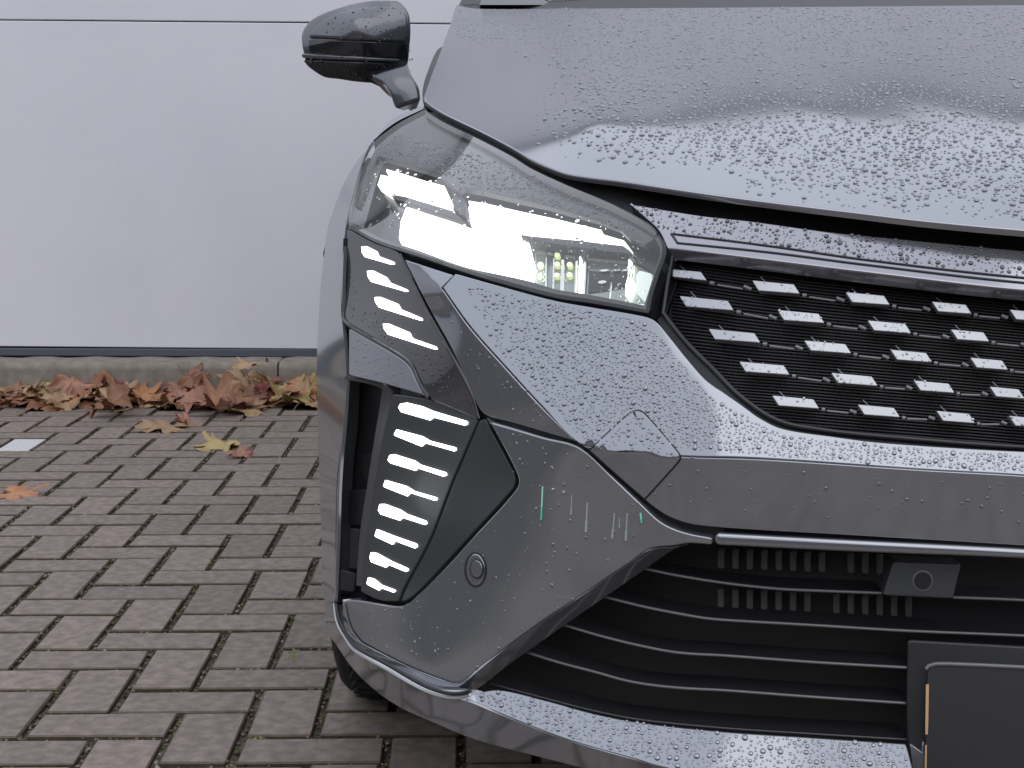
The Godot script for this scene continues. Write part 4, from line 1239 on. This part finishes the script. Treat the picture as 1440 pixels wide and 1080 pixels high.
func rain(facet_f: Field, side_f: Field, wedge_f: Field) -> void:
	beads("rain_drops", "rain beads standing on the sloping bonnet of the car", hood_f, [735, 215, 770, 100, 640, 30, 640, 12, 1720, 10, 1720, 336, 1440, 318, 1100, 281, 880, 251], 5200, 0.0011, 0.0034,
		func(q: Vector2) -> float:
			var e := 249.0 + (q.x - 803.0) * 0.12 - q.y
			var k := clampf((q.x - 730.0) / 160.0, 0.0, 1.0) * smoothstep(-10.0 if q.x > 1050.0 else 15.0, 75.0, e) if q.y > 60.0 else 0.9
			if q.y < 115.0: k = 0.12
			return clampf(k, 0.0, 1.0), 0.0, 1.1)
	beads("rain_drops", "fine close rain beads on the far half of the bonnet", hood_f, [760, 200, 740, 110, 640, 50, 640, 12, 1720, 10, 1720, 150, 900, 150], 9000, 0.0007, 0.0021,
		func(q: Vector2) -> float:
			var e := smoothstep(640.0 + q.y * 1.1, 760.0 + q.y * 1.1, q.x)
			if q.y > 25.0 and q.y < 62.0: e = 1.0
			return e * (1.0 if q.y < 110.0 else 0.5), 0.0, 1.1)
	beads("rain_drops", "rain beads on the bumper below the headlamp and beside the grille", ub, [650, 400, 905, 452, 925, 470, 1000, 560, 1100, 612, 1250, 628, 1440, 642, 1720, 655, 1720, 690, 1440, 664, 1138, 645, 820, 618, 700, 490], 1900, 0.0009, 0.0028,
		func(q: Vector2) -> float: return clampf(0.25 + (q.x - 680.0) / 250.0, 0.1, 1.0), 0.0, 1.25, [poly([829, 633, 891, 577, 906, 579, 959, 645, 907, 704, 868, 668])])
	beads("rain_drops", "rain beads on the upper half of the towing-eye cover", ub, [840, 632, 890, 586, 903, 584, 948, 640, 880, 630], 55, 0.0009, 0.0024, func(_q: Vector2) -> float: return 1.0, 0.0012)
	beads("rain_drops", "small dark rain drops on the door mirror shell", mirror_f, [440, 50, 470, 20, 520, 4, 565, 8, 574, 50, 560, 58, 580, 70, 577, 100, 520, 116, 450, 106, 430, 80], 170, 0.0008, 0.0024, func(_q: Vector2) -> float: return 1.0, 0.003, 1.3, [poly([433, 55, 572, 61, 575, 83, 434, 73.5])], M.dark_drop)
	beads("rain_drops", "rain drops on the silver studs of the grille", grille_f, [944, 375, 1420, 430, 1440, 560, 1440, 600, 1085, 560, 950, 420], 170, 0.0006, 0.0016, func(q: Vector2) -> float:
		for pl in stud_polys:
			if Geometry2D.is_point_in_polygon(q, pl): return 1.0
		return 0.0, -0.003, 1.2, [], M.stud_drop)
	beads("rain_drops", "a few rain drops on the upright band below the grille", ub, [830, 632, 1138, 656, 1440, 674, 1720, 695, 1720, 760, 1440, 745, 1010, 720, 930, 705], 110, 0.0006, 0.0017, func(_q: Vector2) -> float: return 1.0, 0.0, 1.5, [], null, 0.42)
	beads("rain_drops", "sparse rain drops on the lower bumper corner beside the lamp", corner_f, [700, 600, 810, 632, 950, 745, 900, 775, 650, 955, 520, 905, 490, 850, 560, 856, 640, 800, 730, 690], 210, 0.0005, 0.0017,
		func(q: Vector2) -> float: return 1.0 if q.x < 600 else 0.35, 0.0, 2.0, [], null, 0.4)
	beads("rain_drops", "sparse rain drops on the dark facet between lamp panel and grille", facet_f, [600, 400, 640, 440, 800, 610, 690, 580, 640, 480], 45, 0.0006, 0.0016, func(_q: Vector2) -> float: return 1.0, 0.0, 1.7, [], null, 0.4)
	beads("rain_drops", "rain beads on the pale top of the front lip", lip_f, [672, 980, 700, 973, 833, 1006, 1020, 1032, 1270, 1048, 1282, 1108, 1000, 1090, 811, 1040, 700, 998], 620, 0.0010, 0.0031, func(_q: Vector2) -> float: return 1.0, 0.0, 1.15)
	beads("rain_drops", "rain beads on the clear lens of the headlamp", lamp_f, [530, 205, 640, 185, 747, 240, 905, 315, 925, 350, 905, 430, 700, 380, 520, 320, 505, 290, 515, 235], 330, 0.0008, 0.0022,
		func(q: Vector2) -> float: return 1.0 if q.y > lerpf(225.0, 320.0, (q.x - 530.0) / 340.0) else 0.0, 0.0, 1.5, [], M.water)
	beads("rain_drops", "dense rain beads along the upper edge of the headlamp lens", lamp_f, [528, 205, 560, 190, 640, 205, 747, 245, 860, 300, 915, 335, 870, 322, 800, 296, 690, 266, 650, 258, 600, 236, 530, 218], 620, 0.0008, 0.0022, func(_q: Vector2) -> float: return 1.0, 0.0, 1.6, [], M.lens_drop, 0.5)
	beads("rain_drops", "rain beads on the grey trim strip above the grille", trim_f, [885, 287, 984, 304, 1220, 333, 1440, 354, 1720, 375, 1720, 408, 1440, 388, 1220, 364, 935, 326], 700, 0.0007, 0.0027, func(_q: Vector2) -> float: return 1.0, 0.0, 1.2, [], M.dark_drop)
	beads("rain_drops", "small rain drops on the black panel of the upper running lamps", udrl_f, [500, 440, 560, 430, 620, 500, 660, 570, 620, 560, 580, 500, 530, 470, 490, 440, 492, 380, 500, 400], 300, 0.0005, 0.0014, func(_q: Vector2) -> float: return 1.0, 0.0, 1.5, [], M.dark_drop)
	beads("rain_drops", "small rain drops on the painted wedge above the air slot", wedge_f, [494, 470, 560, 508, 590, 548, 494, 524], 60, 0.0005, 0.0013, func(_q: Vector2) -> float: return 1.0, 0.0, 1.6)
	# runs of water on the bumper corner, green glint painted into their colour
	var w := thing("water_runs", "thin runs of water on the bumper corner with a green glint in their colour", "water runs")
	for s in [[764, 684, 762, 731, 0.0015, 0], [826, 707, 824, 748, 0.0011, 1], [864, 722, 861, 757, 0.001, 1], [882, 722, 880, 760, 0.0011, 1], [901, 721, 903, 735, 0.0016, 0], [777, 687, 778, 689, 0.0018, 1], [792, 690, 793, 693, 0.0014, 1], [804, 696, 803, 724, 0.0007, 1], [871, 728, 871, 742, 0.0006, 1]]:
		var m := Mb.new()
		var pts := PackedVector3Array()
		for k in 9:
			var q := Vector2(s[0], s[1]).lerp(Vector2(s[2], s[3]), k / 8.0)
			pts.append(corner_f.pos(q))
		m.tube(pts, s[4] * 0.8, 8)
		m.tube(pts.slice(5), s[4] * 1.25, 8)
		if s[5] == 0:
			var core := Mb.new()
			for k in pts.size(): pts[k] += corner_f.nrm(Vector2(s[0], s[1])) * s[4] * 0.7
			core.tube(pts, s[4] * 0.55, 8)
			put(core, "painted_glint", M.pale_green, w)
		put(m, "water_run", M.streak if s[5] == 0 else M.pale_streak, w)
# ---------------------------------------------------------------- fallen leaves
func leaf_mesh(col: Color, edge: Color, curl: float, twist: float, sd: int) -> ArrayMesh:
	var r := RandomNumberGenerator.new()
	r.seed = sd
	# half outline of a maple leaf: angle from the tip (degrees), radius
	var half := [[0, 1.0], [7, 0.80], [12, 0.84], [17, 0.62], [24, 0.52], [33, 0.72], [40, 0.95], [46, 0.93], [50, 0.76], [57, 0.80], [62, 0.60], [72, 0.46], [84, 0.62], [95, 0.84], [101, 0.80], [106, 0.62], [118, 0.58], [126, 0.44], [140, 0.47], [150, 0.40], [165, 0.22], [178, 0.10]]
	var ring := []
	for q in half: ring.append([deg_to_rad(q[0]), q[1] * r.randf_range(0.9, 1.08)])
	for i in range(half.size() - 1, 0, -1): ring.append([-deg_to_rad(half[i][0]), half[i][1] * r.randf_range(0.9, 1.08)])
	var m := Mb.new()
	var nz := FastNoiseLite.new()
	nz.seed = sd
	nz.frequency = 0.016
	var crumple := 0.55 if absf(curl) > 0.12 else 0.16
	var lev := [0.0, 0.2, 0.4, 0.6, 0.8, 1.0]
	var ph := r.randf() * 6.0
	var rows := []
	var P := []
	for l in lev.size():
		var row := []
		for k in ring.size():
			var a: float = ring[k][0]
			var d: float = ring[k][1] * lev[l]
			var x := sin(a) * d
			var z := -cos(a) * d + 0.0
			var rid := absf(sin(a * 2.25)) * 0.10 * d
			var y := curl * (x * x * 0.9 + z * z * 0.45) + rid * 1.3 + (0.10 + 0.16 * absf(curl)) * d * d * sin(4.0 * a + ph) + 0.10 * absf(curl) * d * sin(9.0 * a + ph * 3.0) + twist * x * z
			y += 0.05 * sin(7.0 * x + ph * 2.0) * sin(6.0 * z + ph) + crumple * d * nz.get_noise_2d(x * 100.0, z * 100.0)
			P.append(Vector3(x, y, z))
			row.append(P.size() - 1)
		rows.append(row)
	var nn := []
	nn.resize(P.size())
	nn.fill(Vector3.ZERO)
	var tr := []
	var cnt := ring.size()
	for l in range(lev.size() - 1):
		for k in cnt:
			var a: int = rows[l][k]; var b: int = rows[l][(k + 1) % cnt]; var c: int = rows[l + 1][(k + 1) % cnt]; var d: int = rows[l + 1][k]
			tr.append([a, d, c])
			if l > 0: tr.append([a, c, b])
	for t in tr:
		var n: Vector3 = (P[t[1]] - P[t[0]]).cross(P[t[2]] - P[t[0]])
		if n.y < 0: n = -n
		for q in t: nn[q] += n
	for i in P.size():
		var l := i / cnt
		var k := clampf(lev[l] * 0.9 + 0.25 * sin(i * 1.7 + ph) , 0.0, 1.0)
		m.tint = col.lerp(edge, k * k)
		var vein := absf(sin(ring[i % cnt][0] * 2.25)) < 0.25 and l < 5
		if vein: m.tint = m.tint.lerp(Color(0.30, 0.19, 0.09), 0.35)
		m.v(P[i], nn[i].normalized() if nn[i].length() > 0 else Vector3.UP)
	for t in tr: m.tri(t[0], t[1], t[2])
	m.tint = col.lerp(Color(0.16, 0.06, 0.03), 0.5)
	var pts := PackedVector3Array()
	for k in 7:
		var t := k / 6.0
		pts.append(Vector3(0.12 * sin(t * 2.0 + ph), 0.03 + t * t * 0.25 * sin(ph), 0.05 + t * 0.75))
	m.tube(pts, 0.014, 5)
	return m.mesh()

func leaves() -> void:
	var pal := {"rust brown": [Color(0.25, 0.115, 0.06), Color(0.17, 0.07, 0.04)], "orange": [Color(0.37, 0.185, 0.085), Color(0.26, 0.11, 0.055)], "tan": [Color(0.34, 0.225, 0.13), Color(0.24, 0.15, 0.085)],
		"yellow": [Color(0.35, 0.28, 0.12), Color(0.27, 0.19, 0.08)], "dark red": [Color(0.23, 0.075, 0.055), Color(0.15, 0.05, 0.04)], "pinkish brown": [Color(0.31, 0.155, 0.105), Color(0.22, 0.10, 0.07)]}
	# x, y of the leaf's centre in the picture plane at its distance, height above the paving, size, turn, tilt, roll, colour
	var spec := [[8, 545, 0.035, 0.085, 20, 30, 10, "orange"], [28, 560, 0.012, 0.10, 100, 8, -8, "rust brown"], [48, 540, 0.05, 0.075, 200, 35, 20, "pinkish brown"], [66, 556, 0.03, 0.10, 330, 22, -10, "tan"], [75, 544, 0.05, 0.09, 280, 30, 5, "yellow"],
		[60, 568, 0.01, 0.10, 60, 10, 12, "rust brown"], [90, 567, 0.012, 0.095, 150, 12, -14, "orange"], [105, 550, 0.04, 0.09, 240, 35, 0, "rust brown"], [112, 530, 0.075, 0.10, 215, 55, 20, "pinkish brown"], [125, 545, 0.05, 0.09, 300, 40, -20, "rust brown"],
		[135, 558, 0.02, 0.10, 15, 25, 8, "orange"], [160, 562, 0.02, 0.11, 120, 18, -6, "pinkish brown"], [178, 568, 0.012, 0.10, 70, 8, 4, "dark red"], [186, 549, 0.04, 0.115, 165, 45, 10, "orange"], [205, 566, 0.012, 0.08, 10, 10, 10, "pinkish brown"],
		[226, 546, 0.03, 0.10, 30, 35, -10, "dark red"], [235, 556, 0.03, 0.105, 100, 28, -4, "tan"], [245, 567, 0.01, 0.09, 210, 12, 6, "orange"], [262, 540, 0.06, 0.10, 190, 60, -15, "pinkish brown"], [272, 528, 0.085, 0.07, 230, 70, 10, "rust brown"],
		[280, 555, 0.03, 0.11, 340, 30, 5, "pinkish brown"], [298, 562, 0.02, 0.10, 45, 15, -12, "rust brown"], [305, 573, 0.008, 0.09, 130, 5, 8, "rust brown"], [318, 545, 0.04, 0.08, 260, 30, 0, "dark red"], [330, 556, 0.03, 0.10, 80, 22, -8, "pinkish brown"],
		[338, 568, 0.015, 0.10, 200, 14, 10, "rust brown"], [348, 530, 0.075, 0.105, 175, 72, 5, "tan"], [345, 560, 0.03, 0.085, 310, 25, 15, "pinkish brown"], [365, 545, 0.05, 0.09, 20, 40, -10, "dark red"], [378, 538, 0.06, 0.085, 250, 45, 20, "dark red"],
		[372, 562, 0.02, 0.09, 140, 18, 5, "tan"], [395, 556, 0.03, 0.10, 290, 28, -10, "tan"], [408, 545, 0.045, 0.10, 60, 38, 8, "yellow"], [420, 558, 0.025, 0.10, 210, 25, -16, "yellow"], [432, 566, 0.015, 0.10, 330, 15, 10, "tan"], [438, 535, 0.06, 0.09, 110, 50, 0, "orange"], [440, 552, 0.03, 0.09, 20, 30, 0, "rust brown"],
		[15, 563, 0.01, 0.08, 320, 10, 0, "rust brown"], [146, 572, 0.006, 0.075, 200, 5, 5, "rust brown"], [222, 572, 0.006, 0.06, 100, 5, 5, "tan"], [318, 578, 0.004, 0.07, 280, 4, 0, "orange"], [352, 580, 0.006, 0.115, 95, 4, 2, "tan"], [390, 572, 0.006, 0.075, 10, 6, 5, "tan"], [172, 578, 0.004, 0.05, 60, 6, 5, "tan"],
		[242, 603, 0.004, 0.115, 85, 3, 2, "tan"], [263, 598, 0.008, 0.05, 130, 20, 30, "pinkish brown"], [318, 628, 0.003, 0.10, 95, 2, 1, "yellow"], [341, 643, 0.006, 0.052, 20, 12, 18, "pinkish brown"], [16, 697, 0.005, 0.085, 250, 5, 5, "orange"], [352, 513, 0.135, 0.07, 90, 3, 0, "tan"]]
	var extra := RandomNumberGenerator.new()
	extra.seed = 77
	for k in 26:
		spec.append([extra.randi_range(0, 442), extra.randi_range(540, 566), extra.randf_range(0.01, 0.05), extra.randf_range(0.075, 0.115), extra.randf_range(0, 360), extra.randf_range(5, 32), extra.randf_range(-20, 20), ["rust brown", "pinkish brown", "orange", "tan", "tan"][k % 5]])
	var singles := {"242603": "large tan maple leaf lying flat on the paving in front of the pile", "263598": "small curled brown leaf leaning on the large tan leaf", "318628": "pale yellow leaf lying flat on the paving beside a small brown one", "341643": "small curled reddish leaf in front of the pale yellow leaf",
		"16697": "orange leaf alone on the paving at the left edge", "352513": "pale leaf lying on top of the kerb stone under the wall", "352580": "broad tan leaf flat at the front edge of the pile", "348530": "tan leaf standing upright against the kerb, tallest of the pile"}
	var order := spec.duplicate()
	order.sort_custom(func(a, b): return a[0] < b[0])
	var seen := {}
	for i in order.size():
		var s = order[i]
		var p: Vector3
		var h: float = s[2]
		# the pile leans against the kerb, about 4.9 m from the eye; single leaves lie where the paving meets their sight line
		if s[1] > 570 or s[0] == 242:
			p = ground_at(s[0], s[1]) + Vector3(0, h, 0)
		else:
			var d := CAM.basis * Vector3((s[0] - 720.0) / F, -(s[1] - 540.0) / F, -1.0)
			p = EYE + d * ((h - EYE.y) / d.y)
			if s[1] != 513: p.z = maxf(p.z, -4.985 + h * 0.05)
		var size: float = s[3]
		var colors: Array = pal[s[7]]
		var k := rng.randf_range(0.95, 1.35)
		var o := MeshInstance3D.new()
		o.name = "fallen_leaf"
		o.mesh = leaf_mesh(colors[0] * k, colors[1] * k, rng.randf_range(-0.35, 0.7) if s[5] > 7 else rng.randf_range(-0.12, -0.02), rng.randf_range(-0.5, 0.5), 300 + i)
		o.material_override = M.leaf
		o.transform = Transform3D(Basis(Vector3.RIGHT, deg_to_rad(minf(s[5], 52.0) * (0.8 if s[5] < 60 else 1.1))) * Basis(Vector3.FORWARD, deg_to_rad(s[6])) * Basis(Vector3.UP, deg_to_rad(s[4])), p).scaled_local(Vector3(size, size, size))
		add_child(o, true)
		var key := str(int(s[0])) + str(int(s[1]))
		var words := ["first", "second", "third", "fourth", "fifth", "sixth", "seventh", "eighth", "ninth", "tenth", "eleventh", "twelfth", "thirteenth", "fourteenth", "fifteenth", "sixteenth", "seventeenth", "eighteenth", "nineteenth", "twentieth", "twenty-first", "twenty-second", "twenty-third", "twenty-fourth"]
		if not singles.has(key): seen[s[7]] = seen.get(s[7], -1) + 1
		var nth: String = words[maxi(seen.get(s[7], 0), 0)]
		var lab: String = singles.get(key, "%s %s maple leaf from the left in the pile by the kerb" % [nth, s[7]])
		tag(o, lab, "leaf", "fallen leaves along the kerb")
